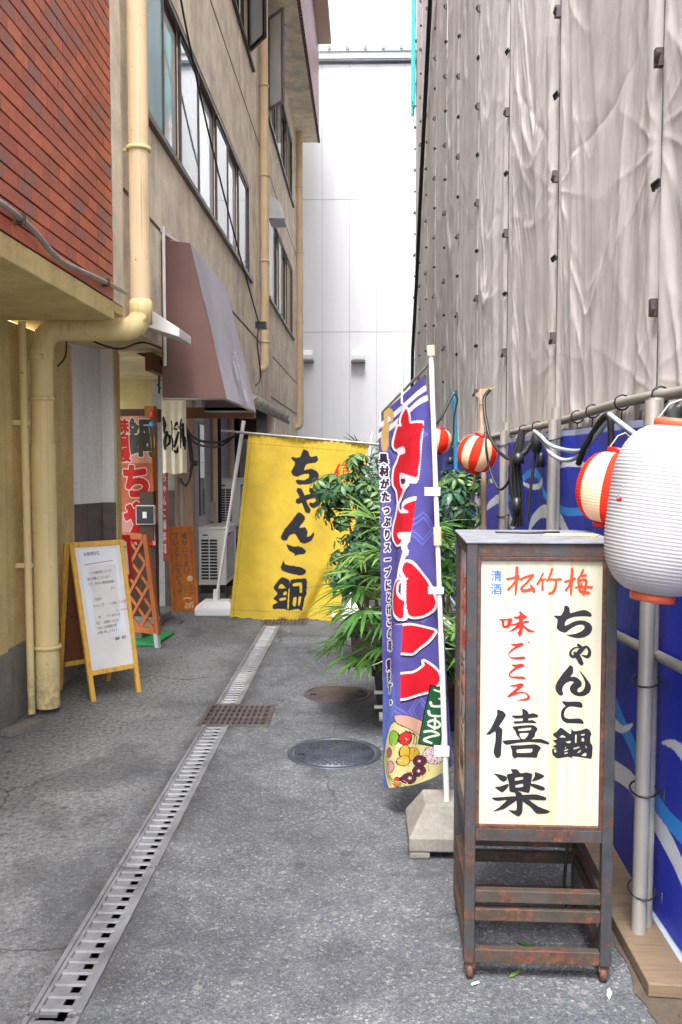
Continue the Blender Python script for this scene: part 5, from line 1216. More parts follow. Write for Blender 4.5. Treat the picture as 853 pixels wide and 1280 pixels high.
cable('upper pale grey hose swagged along the fence behind the posts', [ony(668, 539, 4.5), ony(676, 545, 4.4), ony(686, 555, 4.25), ony(700, 561, 4.1), ony(722, 564, 3.8), ony(735, 558, 3.6), ony(745, 545, 3.5), ony(757, 530, 3.4), ony(764, 522, 3.35)], .010, 'hose', 'hose', 'hose')
cable('lower pale grey hose sagging below the upper one', [ony(668, 540, 4.5), ony(680, 553, 4.4), ony(688, 566, 4.2), ony(700, 574, 4.0), ony(712, 575, 3.9), ony(724, 570, 3.8), ony(735, 560, 3.6)], .010, 'hose', 'hose', 'hose')
cable('grey hose running down right from the rail behind the near striped lantern', [ony(762, 518, 3.3), ony(775, 528, 3.2), ony(792, 541, 3.1), ony(808, 552, 3.0)], .010, 'hose', 'hose', 'hose')
cable('thick black cable looped under the rail above the near striped lantern', [ony(723, 580, 3.6), ony(730, 560, 3.55), ony(742, 540, 3.5), ony(754, 523, 3.4), ony(762, 521, 3.35), ony(764, 545, 3.35), ony(763, 575, 3.35)], .013)

# ------------------------------------------------------------------ blue flag banner on its pole
PB, PT = Vector((.345, 3.56, .10)), Vector((.258, 3.50, 2.06))
nob = thing('flag_stand', 'white pole in a concrete block carrying the tall blue banner', 'flag pole', (.345, 3.56, 0))
def onpole(z): t = (z-PB.z)/(PT.z-PB.z); return PB.lerp(PT, t)
m = MB(); m.tube([PB, onpole(.9)], .0120, 14); m.tube([onpole(.9), onpole(2.02)], .0100, 14); m.build('pole', 'white', nob)
m = MB(); m.tube([onpole(1.26), onpole(1.33)], .0165, 14); m.build('collar', 'pipe', nob)
m = MB(); m.tube([onpole(2.01), onpole(2.05)], .016, 14); m.build('pole_cap', 'pipe', nob)
AR0, AR1 = onpole(1.985), Vector((.066, 3.93, 1.80))
m = MB(); m.tube([AR0, AR1], .0055, 8); m.build('cross_arm', 'steel', nob)
cb = MB()
bx, by = .335, 3.60; S2 = .155; s1 = .085
def rect(s, z): return [(bx-s, by-s, z), (bx+s, by-s, z), (bx+s, by+s, z), (bx-s, by+s, z)]
A_, B_, C_ = rect(S2, .03), rect(S2, .085), rect(s1, .20)
cb.add(A_+B_+C_, [(0, 3, 2, 1), (0, 1, 5, 4), (1, 2, 6, 5), (2, 3, 7, 6), (3, 0, 4, 7), (4, 5, 9, 8), (5, 6, 10, 9), (6, 7, 11, 10), (7, 4, 8, 11), (8, 9, 10, 11)])
for sx in (-1, 1):
    for sy in (-1, 1): cb.box((bx+sx*S2*.98, by+sy*S2*.98, 0), (bx+sx*S2*.45, by+sy*S2*.45, .031))
cb.build('concrete_block', 'concrete', nob, bevel=.008)
# banner cloth; corner sightings in the photo and their distances
cTL, cTR, cBL, cBR = ony(474, 520, 3.93), ony(531, 470, 3.54), ony(479, 984, 3.90), ony(562, 958, 3.56)
def nb_uv(x, y):
    """photo-sized units to cloth coordinates"""
    s = (x-lerp(474.5, 479.5, (y-520)/464))/(lerp(532, 562, (y-470)/490)-lerp(474.5, 479.5, (y-520)/464))
    yt = lerp(520, 468, s); yb_ = 984-20*s + (10*math.sin(PI*min(max(s, 0), 1))); return s, (y-yt)/(yb_-yt)
def nb_xy(S, T):
    yt = 520+(468-520)*S; yb_ = 984-20*S+10*np.sin(PI*S); y = yt+(yb_-yt)*T
    xl = 474.5+5*(y-520)/464; xr = 532+30*(y-470)/490; return xl+(xr-xl)*S, y
def nb_pos(S, T):
    P = []
    w = (np.array(cTL)[None]*((1-S)*(1-T))[:, None]+np.array(cTR)[None]*(S*(1-T))[:, None]+np.array(cBL)[None]*((1-S)*T)[:, None]+np.array(cBR)[None]*(S*T)[:, None])
    nrm = np.array(((cTR-cTL).cross(cBL-cTL)).normalized())
    X_, Y_ = nb_xy(S, T); xl = 474.5+5*(Y_-520)/464; xr = 532+30*(Y_-470)/490; crease = (np.interp(Y_, FOLD_Y, FOLD_X)-xl)/(xr-xl)
    d = .007*np.tanh((S-crease)*45)+.014*np.exp(-((S-crease-.12)/.12)**2)-.010*np.exp(-((S-crease+.10)/.10)**2)+.010*np.sin(S*7+T*2)+.012*np.sin(T*7+S*2)*S*(1-S)*4+.004*fnoise(S*1.5, T*5, 3, 2)
    d = d*np.clip(T*8, .15, 1)
    w = w+nrm[None]*d[:, None]; w[:, 2] += -.03*np.sin(PI*S)*T**6
    return w
U1 = lambda pts: [(465+x/6.4, 495+y/6.4) for x, y in pts]
U2 = lambda pts: [(465+x/5.818, 690+y/5.818) for x, y in pts]
FOLD_Y, FOLD_X = [468, 526, 595, 665, 700, 760, 785, 880, 940, 990], [532, 530, 526.5, 520.5, 517, 513, 511, 505, 502, 500]
nb_red = [U1([(297,85),(320,150),(335,205),(412,200),(408,280),(404,340),(402,420),(400,480),(394,560),(387,640),(340,632),(290,614),(250,612),(246,680),(262,725),(300,722),(335,702),(285,775),(237,848),(222,790),(210,748),(178,708),(172,650),(180,580),(212,515),(235,465),(295,448),(285,395),(230,405),(195,418),(175,395),(178,350),(205,270),(220,232),(255,228),(245,190),(260,140)]),
          U1([(378,822),(330,860),(314,890),(345,915),(340,930),(270,932),(240,905),(232,865),(228,905),(213,960),(185,1040),(180,1100),(197,1150),(240,1190),(290,1185),(308,1150),(270,1140),(242,1100),(354,1090),(364,980),(372,900)]),
          U2([(300,75),(340,130),(400,210),(430,290),(448,370),(430,430),(380,475),(320,490),(292,470),(286,400),(290,300),(294,200),(283,130)]),
          U2([(275,205),(250,240),(245,300),(262,340),(282,372),(278,420),(270,500),(235,465),(205,400),(200,320),(215,260),(245,220)]),
          U2([(240,556),(430,578),(440,600),(400,670),(330,740),(298,762),(240,730)]), U2([(200,925),(300,912),(350,885),(382,850),(378,820),(420,850),(460,900),(468,960),(440,1010),(400,1045),(200,1092)])]
nb_white = [U1([(213,410),(285,393),(299,445),(215,457)]), U1([(243,610),(330,618),(388,642),(384,688),(352,692),(300,778),(238,858),(230,850),(285,745),(262,727),(246,690)]),
            U1([(378,793),(380,825),(330,860),(313,889),(347,915),(342,930),(275,934),(238,905),(238,850),(252,850),(250,890),(272,906),(290,900),(282,870),(300,840)]), U1([(240,1098),(354,1088),(354,1140),(337,1200),(346,1285),(322,1260),(305,1205),(311,1150),(270,1140)]),
            U2([(290,-10),(310,0),(292,60),(275,130),(268,190),(298,195),(292,215),(255,200),(250,185),(258,130),(275,60)])]
def nb_col(S, T):
    X, Y = nb_xy(S, T); q = np.stack([X, Y], 1); C = np.tile(np.array(lin('57529c')), (len(S), 1))
    C = C*(1+.10*fnoise(X/60, Y/60, 5, 2)[:, None])
    # faint pale lattice print
    for cx_, cy_ in ((518, 540), (486, 575), (528, 660), (486, 640), (524, 895), (500, 905), (530, 760)):
        for r_ in (9, 13): C[near(q, [(cx_, cy_-r_*1.6), (cx_+r_, cy_), (cx_, cy_+r_*1.6), (cx_-r_, cy_)], .9)] = lin('6a6cc0')
    band = ((Y > 845) & (X < 502))[:, None]; C = np.where(band, C*.7+np.array(lin('5a8ad0'))*.3, C)
    for d0, d1 in ((.022, .036), (.046, .060)): C[(T > d0) & (T < d1)] = lin('e6e2ee')
    # tan sandal-shaped emblem
    paint(q, C, [ring(U1([(100,85),(150,85),(185,110),(185,170),(165,210),(150,230),(140,300),(138,350),(130,400),(115,435),(90,430),(80,380),(80,320),(90,260),(105,220),(105,150)]), 3, 1), ring(U1([(140,160),(155,155),(162,185),(150,210),(135,195)]), 3, 1)], lin('c8a868'))
    fx = np.interp(Y, FOLD_Y, FOLD_X); shown = np.where(Y < 700, X < fx, np.where(Y > 783, X > fx, True)); C0 = C.copy()
    for r_ in nb_red: paint(q, C, [ring(r_, 3, .8)], None, 3.6, np.array(lin('2a2040')), shift=(-.6, 2.0))
    for r_ in nb_red: paint(q, C, [ring(r_, 3, .8)], None, 2.9, np.array(lin('ece8f2')))
    for r_ in nb_red: paint(q, C, [ring(r_, 3, .8)], np.array(lin('d0162a')))
    for r_ in nb_white: paint(q, C, [ring(r_, 3, .8)], np.array(lin('ece8f2')))
    paint(q, C, [ring(U1([(256,657),(300,653),(320,662),(316,682),(285,700),(264,690)]), 3, .8)], lin('3a3060')); paint(q, C, [ring(U1([(252,862),(268,852),(262,880),(276,900),(256,892)]), 3, .8)], lin('3a3060'))
    C[~shown] = C0[~shown]
    # side text with pale edge
    def side(txt, x0, y0, x1, y1, size, sx=.8):
        n = len(txt)
        for i, ch in enumerate(txt):
            x, y = lerp(x0, x1, i/max(n-1, 1)), lerp(y0, y1, i/max(n-1, 1)); tr = text_tris(ch, x, y, size, True, 1, .0, sx)
            for t in tr:
                tt = np.array(t); c_ = tt.mean(0)
                mm = near(q, t, 2.2); C[mm] = lin('e2dcea')
        for i, ch in enumerate(txt):
            x, y = lerp(x0, x1, i/max(n-1, 1)), lerp(y0, y1, i/max(n-1, 1)); paint_tris(q, C, text_tris(ch, x, y, size, True, 1, 0, sx), lin('2a2038'), .65)
    side('具材がたっぷりスープにとけ', 480, 572, 489, 762, 13, .72); side('この味', 490, 776, 494, 808, 15, .8); side('贅ます。', 491, 832, 495, 876, 14, .8)
    # dish print at the foot
    paint(q, C, [ring([(500,905),(515,905),(535,918),(556,935),(556,965),(540,985),(520,996),(500,994),(487,980),(481,955),(484,930),(492,912)], 3, 1)], lin('c9c08a'), 1.0, np.array(lin('1c1426')))
    paint(q, C, [ring([(500,897),(520,905),(545,915),(548,925),(530,928),(505,912)], 3, 1)], lin('c99c8c'), .8, np.array(lin('1c1426')))
    for (cx_, cy_, rx, ry, c_) in ((491,942,4,6,'a05a5a'),(493,960,4,7,'c8909a'),(497,925,5,9,'7aa838'),(507,928,5,8,'c82a28'),(514,948,9,8,'c9a238'),(506,945,4,9,'c9a238'),(540,950,12,11,'d0b8c0'),(505,955,5,6,'c9a238'),(499,980,2,6,'c82a28')):
        paint(q, C, [[(cx_+rx*math.cos(a), cy_+ry*math.sin(a)) for a in np.linspace(0, 2*PI, 14)[:-1]]], lin(c_), .8, np.array(lin('1c1426')))
    for k in range(60):
        x, y = rng.uniform(530, 551), rng.uniform(940, 960); paint(q, C, [[(x-1, y-.6), (x+1, y-.4), (x+.6, y+.7)]], lin('1c1426'))
    for cx_, cy_ in ((523, 957), (522, 969), (510, 977)):
        paint(q, C, [[(cx_+8.5*math.cos(a), cy_+6.5*math.sin(a)) for a in np.linspace(0, 2*PI, 14)[:-1]]], lin('5a2438'), .9, np.array(lin('180c1c')))
        paint(q, C, [[(cx_+(3.2 if k % 2 else 1.1)*math.cos(k*PI/5), cy_+(2.8 if k % 2 else 1)*math.sin(k*PI/5)) for k in range(10)]], lin('e6dcd0'))
    for k in range(4):
        paint(q, C, [stroke([(484+k*1.5, 935+k*3, 1.1), (484+k*2, 962+k*2, 1.2), (494+k*4, 984+k, 1.2)])], lin('8a8a3a'))
    for k in range(3): paint(q, C, [stroke([(506+k*4, 918+k*2, 1), (512+k*4, 924+k*2, 1.2), (510+k*4, 934+k*2, 1)])], lin('1c1426'))
    for k in range(90):
        a = rng.uniform(0, 6.28); x, y = 514+rng.uniform(-28, 30), 950+rng.uniform(-24, 34)
        if abs(x-514)/34+abs(y-955)/46 < 1: L_ = rng.uniform(1.5, 4); paint(q, C, [stroke([(x, y, .5), (x+math.cos(a)*L_, y+math.sin(a)*L_, .7)])], lin(['1c1426', '8a8a3a', 'e6dfc8', '7a4a3a'][k % 4]))
    # green tilted label
    paint(q, C, [[(537, 862), (556, 867), (545, 940), (523, 935)]], lin('1e5a38'), 1.4, np.array(lin('150f20')))
    for st in ([(540,867,2.4),(551,871,3),(552,878,3),(545,878,2.4)], [(536,883,3),(538,888,3),(548,887,3),(551,881,2.2)], [(534,894,3),(536,900,3),(547,900,2.6),(549,894,2)], [(533,909,3.2),(540,906,3),(547,911,3),(541,916,3),(533,912,2.6)], [(541,903,2.4),(540,918,2.4)], [(529,921,3),(537,920,3),(545,924,3),(536,927,2.6),(529,931,3),(537,935,2.4)]):
        paint(q, C, [stroke(st)], lin('dfe2d8'))
    return np.clip(C, 0, 1)
bn = printed_grid('banner', 190, 840, nb_pos, nb_col, 'print', None, tuple(cTR))
tag(bn, 'tall narrow blue banner with big red white-edged letters and a hotpot picture', 'banner')
for s, a, b in ((0, (0.0, .02), None), (1, None, None)): pass
bn['_o'] = tuple(cTR)
for t_ in (.02, .47):
    m = MB(); p = AR1.lerp(AR0, t_); m.box(p-Vector((.006, .012, .052)), p+Vector((.006, .012, .008))); m.build('loop', 'white', bn)
for z, dz in ((1.475, .016), (1.075, .012), (.41, .018)):
    m = MB(); p = onpole(z); m.box(p+Vector((-.045, -.014, -dz)), p+Vector((.016, .018, dz))); m.build('loop', 'white', bn)

# ------------------------------------------------------------------ yellow curtain with its stands
ycS = thing('curtain_stand', 'white pole frame on two weighted bases holding the yellow curtain', 'stand', (-1.5, 9.05, 0))
Lb, Lt = Vector((-1.54, 9.02, .12)), ony(305, 526, 8.98)
m = MB(); m.tube([Lb, Lb.lerp(Lt, .62)], .016, 10); m.tube([Lb.lerp(Lt, .60), Lt], .020, 10); m.build('left_pole', 'white', ycS)
m = MB(); m.tube([Lb+Vector((0, 0, -.02)), Lb+Vector((.01, 0, .14))], .035, 12); m.build('pole_socket', 'white', ycS)
H0, H1 = ony(277, 538.5, 8.95), ony(486, 556.5, 8.72)
m = MB(); m.tube([H0, H1], .013, 10); m.build('cross_pole', 'steel', ycS)
m = MB(); m.tube([(-.16, 8.85, .1), ony(466, 540, 8.75)], .016, 10); m.build('right_pole', 'white', ycS)
def base(cx, cy, nm):
    m = MB(); w, d = .20, .16; A_ = [(cx-w, cy-d, 0), (cx+w, cy-d, 0), (cx+w, cy+d, 0), (cx-w, cy+d, 0)]; B_ = [(a[0], a[1], .09) for a in A_]; C_ = [(cx-w*.62, cy-d*.5, .15), (cx+w*.75, cy-d*.5, .15), (cx+w*.75, cy+d*.6, .15), (cx-w*.62, cy+d*.6, .15)]
    m.add(A_+B_+C_, [(0, 3, 2, 1), (0, 1, 5, 4), (1, 2, 6, 5), (2, 3, 7, 6), (3, 0, 4, 7), (4, 5, 9, 8), (5, 6, 10, 9), (6, 7, 11, 10), (7, 4, 8, 11), (8, 9, 10, 11)]); m.build('base', 'white', ycS, bevel=.02)
base(-1.54, 9.04, ''); base(-.13, 8.82, '')
yTL, yTR, yBL, yBR = ony(311, 542, 8.93), ony(462, 554, 8.75), ony(288, 772, 8.80), ony(422, 779, 8.66)
def yx(S, T):
    yt = 542+12*S; yb_ = 772+8*S; y = yt+(yb_-yt)*T; xl = 311-23*(y-542)/230; xr = 462-39*(y-554)/225; return xl+(xr-xl)*S, y
def y_pos(S, T):
    w = (np.array(yTL)[None]*((1-S)*(1-T))[:, None]+np.array(yTR)[None]*(S*(1-T))[:, None]+np.array(yBL)[None]*((1-S)*T)[:, None]+np.array(yBR)[None]*(S*T)[:, None])
    d = .030*np.sin(S*5+T*1.5)*T+.018*np.sin(S*11+T*3)+.02*fnoise(S*.9, T*.9, 21, 2)*T
    d = d-.055*np.exp(-((S-.92+.55*(T-.62))/.055)**2)*np.clip((T-.58)*5, 0, 1)       # slanting fold at lower right
    d = d+.03*np.exp(-((S-.20-.35*(T-.6))/.05)**2)*np.clip((T-.5)*3, 0, 1)
    d = d+.006*np.sin(S*120)*np.exp(-(T/.06)**2)+.006*fnoise(S*3, T*5, 8, 3)
    w[:, 1] -= d; w[:, 2] += (.012*np.sin(S*17)+.010*np.sin(S*41))*(T > .985)
    return w
YA = ((340, 540), 5.33)
y_blk = [[[(215,118),(250,130),(262,165),(305,160),(315,185),(300,205),(240,215),(220,255),(270,245),(310,265),(320,295),(300,330),(250,350),(180,350),(165,320),(225,320),(255,300),(250,280),(210,285),(175,300),(145,290),(133,265),(150,235),(160,205),(135,180),(140,168),(190,170)]],
         [[(185,535),(225,560),(225,590),(195,630),(190,640),(230,635),(245,665),(240,700),(265,690),(285,668),(288,690),(270,725),(230,745),(195,735),(175,700),(160,680),(125,690),(105,725),(75,722),(65,700),(90,650),(140,590)]],
         [[(103,748),(140,760),(200,765),(232,790),(225,815),(180,820),(150,828),(160,815),(120,790)]], [[(85,860),(100,885),(190,900),(230,920),(232,945),(200,960),(130,945),(75,925),(65,900)]],
         [[(70,968),(120,985),(130,1010),(135,985),(230,980),(240,1010),(235,1090),(225,1110),(205,1200),(180,1185),(120,1195),(85,1180),(15,1180),(15,1150),(45,1135),(15,1110),(45,1080),(20,1045),(20,1030)],
          [(70,1012),(98,1040),(50,1042)],[(150,1012),(205,1008),(205,1075),(192,1075),(190,1030),(150,1032)],[(150,1110),(170,1108),(165,1165),(145,1160)],[(185,1105),(200,1105),(190,1165),(180,1160)],[(85,1070),(105,1065),(105,1085),(85,1088)],[(60,1110),(100,1105),(98,1120),(60,1125)],[(118,1050),(124,1050),(118,1180),(110,1170)]]]
y_st = [[(185,385,38),(205,420,36),(225,475,34),(250,530,40)], [(178,465,40),(230,440,36),(300,425,36),(318,465,36),(285,490,36),(262,478,24)], [(265,385,34),(280,402,34)]]
y_red = [[(455,215,14),(425,280,14)],[(445,250,14),(440,325,14)],[(470,222,11),(525,215,11)],[(500,200,11),(498,238,11)],[(480,242,11),(520,240,11)],[(475,260,8),(520,260,8)],[(515,262,8),(510,288,8)],[(480,262,8),(482,288,8)],[(465,300,11),(532,300,11)],[(480,325,8),(522,322,8)],
         [(430,440,14),(470,430,14)],[(480,430,12),(500,455,14)],[(420,480,14),(440,495,14)],[(455,450,12),(450,520,12)],[(430,470,10),(510,465,10)]]
def y_col(S, T):
    X, Y = yx(S, T); q = np.stack([X, Y], 1); C = np.tile(np.array(lin('cdae3a')), (len(S), 1))
    C = C*(1+.10*fnoise(X/50, Y/50, 15, 3)[:, None]); dirt = np.clip(fnoise(X/40, Y/30, 25, 3)*1.2-.1+.5*(T > .9), 0, 1)[:, None]*.25; C = C*(1-dirt)+np.array(lin('9a8a48'))*dirt
    for rs in y_blk: paint(q, C, [ring(cr(YA[0], YA[1], r), 3, .6) for r in rs], np.array(lin('23242c')))
    for st in y_st: paint(q, C, [stroke(cr(YA[0], YA[1], st))], np.array(lin('23242c')))
    for st in y_red: paint(q, C, [stroke(cr(YA[0], YA[1], st))], np.array(lin('d2261c')))
    seam = (np.abs(T-.052) < .0022) | (np.abs(T-.955) < .002) | (np.abs(S-.03) < .003); C[seam & (np.sin(X*2+Y*2) > -.2)] = lin('6a5420')
    return np.clip(C, 0, 1)
yc = printed_grid('curtain', 230, 330, y_pos, y_col, 'yellowcloth', None, tuple(yTL)); tag(yc, 'yellow cloth curtain reading ちゃんこ鍋 in black, hung across the alley', 'curtain')

# ------------------------------------------------------------------ A-frame board
af = thing('sandwich_board', 'pine A-frame board with a handwritten white notice beside the thick downpipe', 'sandwich board', (-1.8, 6.0, 0))
fl, fr_ = Vector((-1.805, 5.69, 0)), Vector((-1.545, 5.96, 0)); wv = (fr_-fl); wd_ = wv.length; wv.normalize(); nb_ = Vector((0, 0, 1)).cross(wv)   # towards the back
rl_, rr_ = fl+nb_*.44, fr_+nb_*.44
topz = 1.03
ftl, ftr = fl+nb_*.20+Vector((-.035, 0, topz+.012)), fr_+nb_*.20+Vector((.0, 0, topz+.012))
def AF(s, t, l=0):   # s across, t up along the front leaf
    p = (fl+(fr_-fl)*s).lerp(ftl+(ftr-ftl)*s, t); n = wv.cross((ftl-fl).normalized()); return p+n*l
upF = (ftl-fl).normalized(); th = .022; lw = .032
nF = wv.cross(upF)
for s in (lw/2/wd_, 1-lw/2/wd_):
    m = MB(); m.bar(AF(s, 0), AF(s, 1), lw, th, up=nF); m.build('leg', 'pine', af, bevel=.002)
for t_ in (.175, .985):
    m = MB(); m.bar(AF(lw/wd_, t_), AF(1-lw/wd_, t_), th, lw, up=upF); m.build('rail', 'pine', af, bevel=.002)
m = MB(); m.prism([AF(lw/wd_, .19, -.004), AF(1-lw/wd_, .19, -.004), AF(1-lw/wd_, .97, -.004), AF(lw/wd_, .97, -.004)], nF*.008); m.build('board', 'white', af)
sgn = 1 if nF.dot(Vector((0, 0, EYE))-Vector((-1.7, 5.8, .5))) > 0 else -1
nb2 = fr_+nb_*.0
for a, b in ((rl_, ftl+nb_*.035), (rr_, ftr+nb_*.035)):
    m = MB(); m.bar(a, b, lw, th, up=nb_); m.build('leg', 'pine', af, bevel=.002)
def BF(s, t): return (rl_+(rr_-rl_)*s).lerp(ftl+nb_*.035+(ftr-ftl)*s, t)
for t_ in (.175, .985):
    m = MB(); m.bar(BF(.08, t_), BF(.92, t_), th, lw); m.build('rail', 'pine', af)
m = MB(); m.prism([BF(.07, .19), BF(.93, .19), BF(.93, .97), BF(.07, .97)], nb_*.006); m.build('back_board', 'brownpanel', af)
m = MB(); m.tube([AF(.05, .53), (AF(.05, .53)+BF(.05, .53))/2-Vector((0, 0, .02)), BF(.05, .53)], .003, 6); m.build('chain', 'black', af)
def nf(x, y, l):   # notice units 0..100 x 0..230 over the white board
    s = lerp(lw/wd_, 1-lw/wd_, x/100); t_ = lerp(.97, .19, y/230); return AF(s, t_, sgn*(.0052+l))
m = MB(); pp = [nf(8, 4, .001), nf(90, 6, .001), nf(93, 168, .001), nf(10, 166, .001)]; m.add(pp, [(0, 1, 2, 3)]); paper = m.build('notice_sheet', mat_simple('notice_paper', lin('dfe2ea'), .6, .05, 4), af)
m = MB(); 
def line(mb, txt, x, y, size, bold=.0): ink_tris(mb, text_tris(txt, x+size/2, y, size, False, .92, bold, .9, rot=-.03), nf, .0022)
line(m, 'お客様各位', 16, 14, 8.5, .0)
for i, (tx, x, y) in enumerate((('いつも御来店いただき', 22, 50), ('誠に有難うございます。', 17, 61), ('さて、昨今の諸物価高騰に', 18, 71), ('より', 66, 82), ('当店の', 28, 100), ('ちゃんこ定食(一人前)', 22, 112), ('申し訳ございませんが', 30, 134), ('何とぞ御理解いただき', 24, 145), ('今後とも御愛顧の程', 24, 154), ('お願い申し上げます。', 24, 163))):
    line(m, tx, x, y, 6.2, .0)
line(m, '僖楽 店主', 62, 178, 6.5, .01)
m.build('handwriting', 'inkblack', af)
m = MB(); m.add([nf(16, 33, .002), nf(80, 29, .002), nf(80, 30, .002), nf(16, 34, .002)], [(0, 1, 2, 3)]); line(m, '2,500円', 70, 110, 6.5, .01); line(m, '3,000円', 72, 125, 6.5, .01); m.build('red_handwriting', 'inkred', af)

# ------------------------------------------------------------------ lattice screen and red framed notice
lp0, lp1 = Vector((-1.93, 7.52, .0)), Vector((-1.765, 7.40, .0))
lat = thing('lattice_screen', 'orange-brown wooden lattice screen standing behind the A-frame board', 'lattice screen', (-1.9, 7.45, 0))
L0, L1 = ony(96, 808, 7.9), ony(200, 808, 7.38); a0 = Vector((L0.x, L0.y, .0)); a1 = Vector((L1.x, L1.y, .0)); dd = (a1-a0).normalized(); wl = (a1-a0).length
lean = Vector((-.12*1.0, .02, 1)).normalized(); zt_ = ony(186, 667, 7.4).z
def LT(s, z): return a0.lerp(a1, s)+lean*(z)
for s in (0, 1):
    m = MB(); m.bar(LT(s, .12), LT(s, zt_), .05, .03, up=(dd.y, -dd.x, 0)); m.build('stile', 'ltwood', lat, bevel=.002)
for z in (.14, zt_-.02):
    m = MB(); m.bar(LT(.03, z), LT(.97, z), .03, .05); m.build('rail', 'ltwood', lat, bevel=.002)
hgt = zt_-.16
nl = 9
for k in range(-5, 10):
    for sgn_ in (1, -1):
        s0 = k*.16; z0_ = .14; pts_ = []
        s_a, s_b = s0, s0+sgn_*hgt/wl*.85
        # clip to the frame
        def at(t): return s_a+(s_b-s_a)*t, z0_+hgt*t
        ts = [t for t in np.linspace(0, 1, 81) if .03 <= at(t)[0] <= .97]
        if len(ts) < 6: continue
        p, q_ = at(ts[0]), at(ts[-1]); off = Vector((dd.y, -dd.x, 0))*(.006*sgn_)
        m = MB(); m.bar(LT(*p)+off, LT(*q_)+off, .028, .010, up=(dd.y, -dd.x, 0)); m.build('slat', 'ltwood', lat)
for s in (.02, .98): m = MB(); m.bar(LT(s, 0)+Vector((.0, 0, 0)), LT(s, .13), .045, .03, up=(dd.y, -dd.x, 0)); m.build('foot', 'greywall', lat)
rn = thing('red_notice', 'red framed notice leaning between the A-frame board and the lattice', 'notice', ony(150, 735, 7.1))
def RN(u, v, d=0): return ony(u, v, 7.12+d)
m = MB()
fr4 = [(130, 668), (163, 669), (166, 722), (158, 728), (130, 728)]
m.prism([RN(u, v) for u, v in fr4], (0, .012, 0)); m.build('frame', 'red', rn, bevel=.002)
m = MB(); m.prism([RN(u, v, -.006) for u, v in ((140, 676), (158, 677), (162, 718), (142, 718))], (0, .004, 0)); rs_ = m.build('sheet', 'white', rn)
def rnf(x, y, l): return RN(x, y, -.008-l)
m = MB(); ink_tris(m, text_tris('準備中', 155, 686, 9, True, 1.2, .02, .8), rnf); m.build('lettering', 'inkblack', rs_)
m = MB(); a_ = onz(196, 808); b_ = onz(222, 786); m.prism([(-2.35, 7.42, .003), (-1.80, 7.42, .003), (-1.75, 7.98, .003), (-2.35, 7.98, .003)], (0, 0, .016)); tag(m.build('door_mat', 'green', loc=(-2, 7.7, 0), bevel=.004), 'bright green artificial grass mat in front of the door', 'mat')

# ------------------------------------------------------------------ red banner inside the entrance
def ib_pos(S, T):
    w = np.stack([lerp(-2.40, -2.06, S)+.05*T, np.full_like(S, 8.40)+.018*np.sin(S*7+T*3)+.012*fnoise(S*.8, T*1.5, 5, 2), lerp(2.02, .78, T)], 1); return w
def ib_col(S, T):
    X, Y = S*100, T*290; q = np.stack([X, Y], 1); C = np.tile(np.array(lin('c98f74')), (len(S), 1))
    C[Y > 105] = lin('b5603c'); C[Y > 215] = lin('c4897c')
    tr = text_tris('鍋', 72, 48, 88, True, 1, 0, .95)
    for t in tr: C[near(q, t, 5.0)] = lin('d8d4cc')
    paint_tris(q, C, tr, lin('4c4a42'), 3.2)
    for txt, x, y, s in (('味自慢', 24, 22, 32), ('ち', 52, 145, 78), ('ゃ', 52, 218, 88), ('ん', 50, 275, 80)):
        tr = text_tris(txt, x, y, s, True, 1.0, 0, 1.1)
        for t in tr: C[near(q, t, 2.6+s*.055)] = lin('d9c8c0')
    for txt, x, y, s in (('味自慢', 24, 22, 32), ('ち', 52, 145, 78), ('ゃ', 52, 218, 88), ('ん', 50, 275, 80)):
        paint_tris(q, C, text_tris(txt, x, y, s, True, 1.0, 0, 1.1), lin('b8241c'), .6+s*.055)
    return C
ib = printed_grid('indoor_banner', 110, 300, ib_pos, ib_col, 'print', None, (-2.3, 8.4, 1.4)); tag(ib, 'red and tan banner reading 味自慢 inside the entrance', 'banner')
m = MB(); m.tube([(-2.42, 8.38, 2.05), (-2.37, 8.38, .1)], .012, 8); tag(m.build('banner_pole', 'bluepole', loc=(-2.54, 8.38, 1)), 'thin teal pole along the left side of the entrance banner', 'pole')
def rb_col(S, T):
    X, Y = S*30, T*300; q = np.stack([X, Y], 1); C = np.tile(np.array(lin('8a3a34')), (len(S), 1))
    paint_tris(q, C, text_tris('おすすめちゃんこ鍋料理', 10, 20, 22, True, 1.15, 0, .8), lin('c8b8ac'), .5); return C
rb = printed_grid('narrow_banner', 20, 200, lambda S, T: np.stack([lerp(-1.95, -1.895, S), 8.44+.01*np.sin(T*6), lerp(2.0, .62, T)], 1), rb_col, 'print', None, (-2, 8.44, 1.3)); tag(rb, 'narrow dark red banner seen edge-on behind the cream door curtain', 'banner')
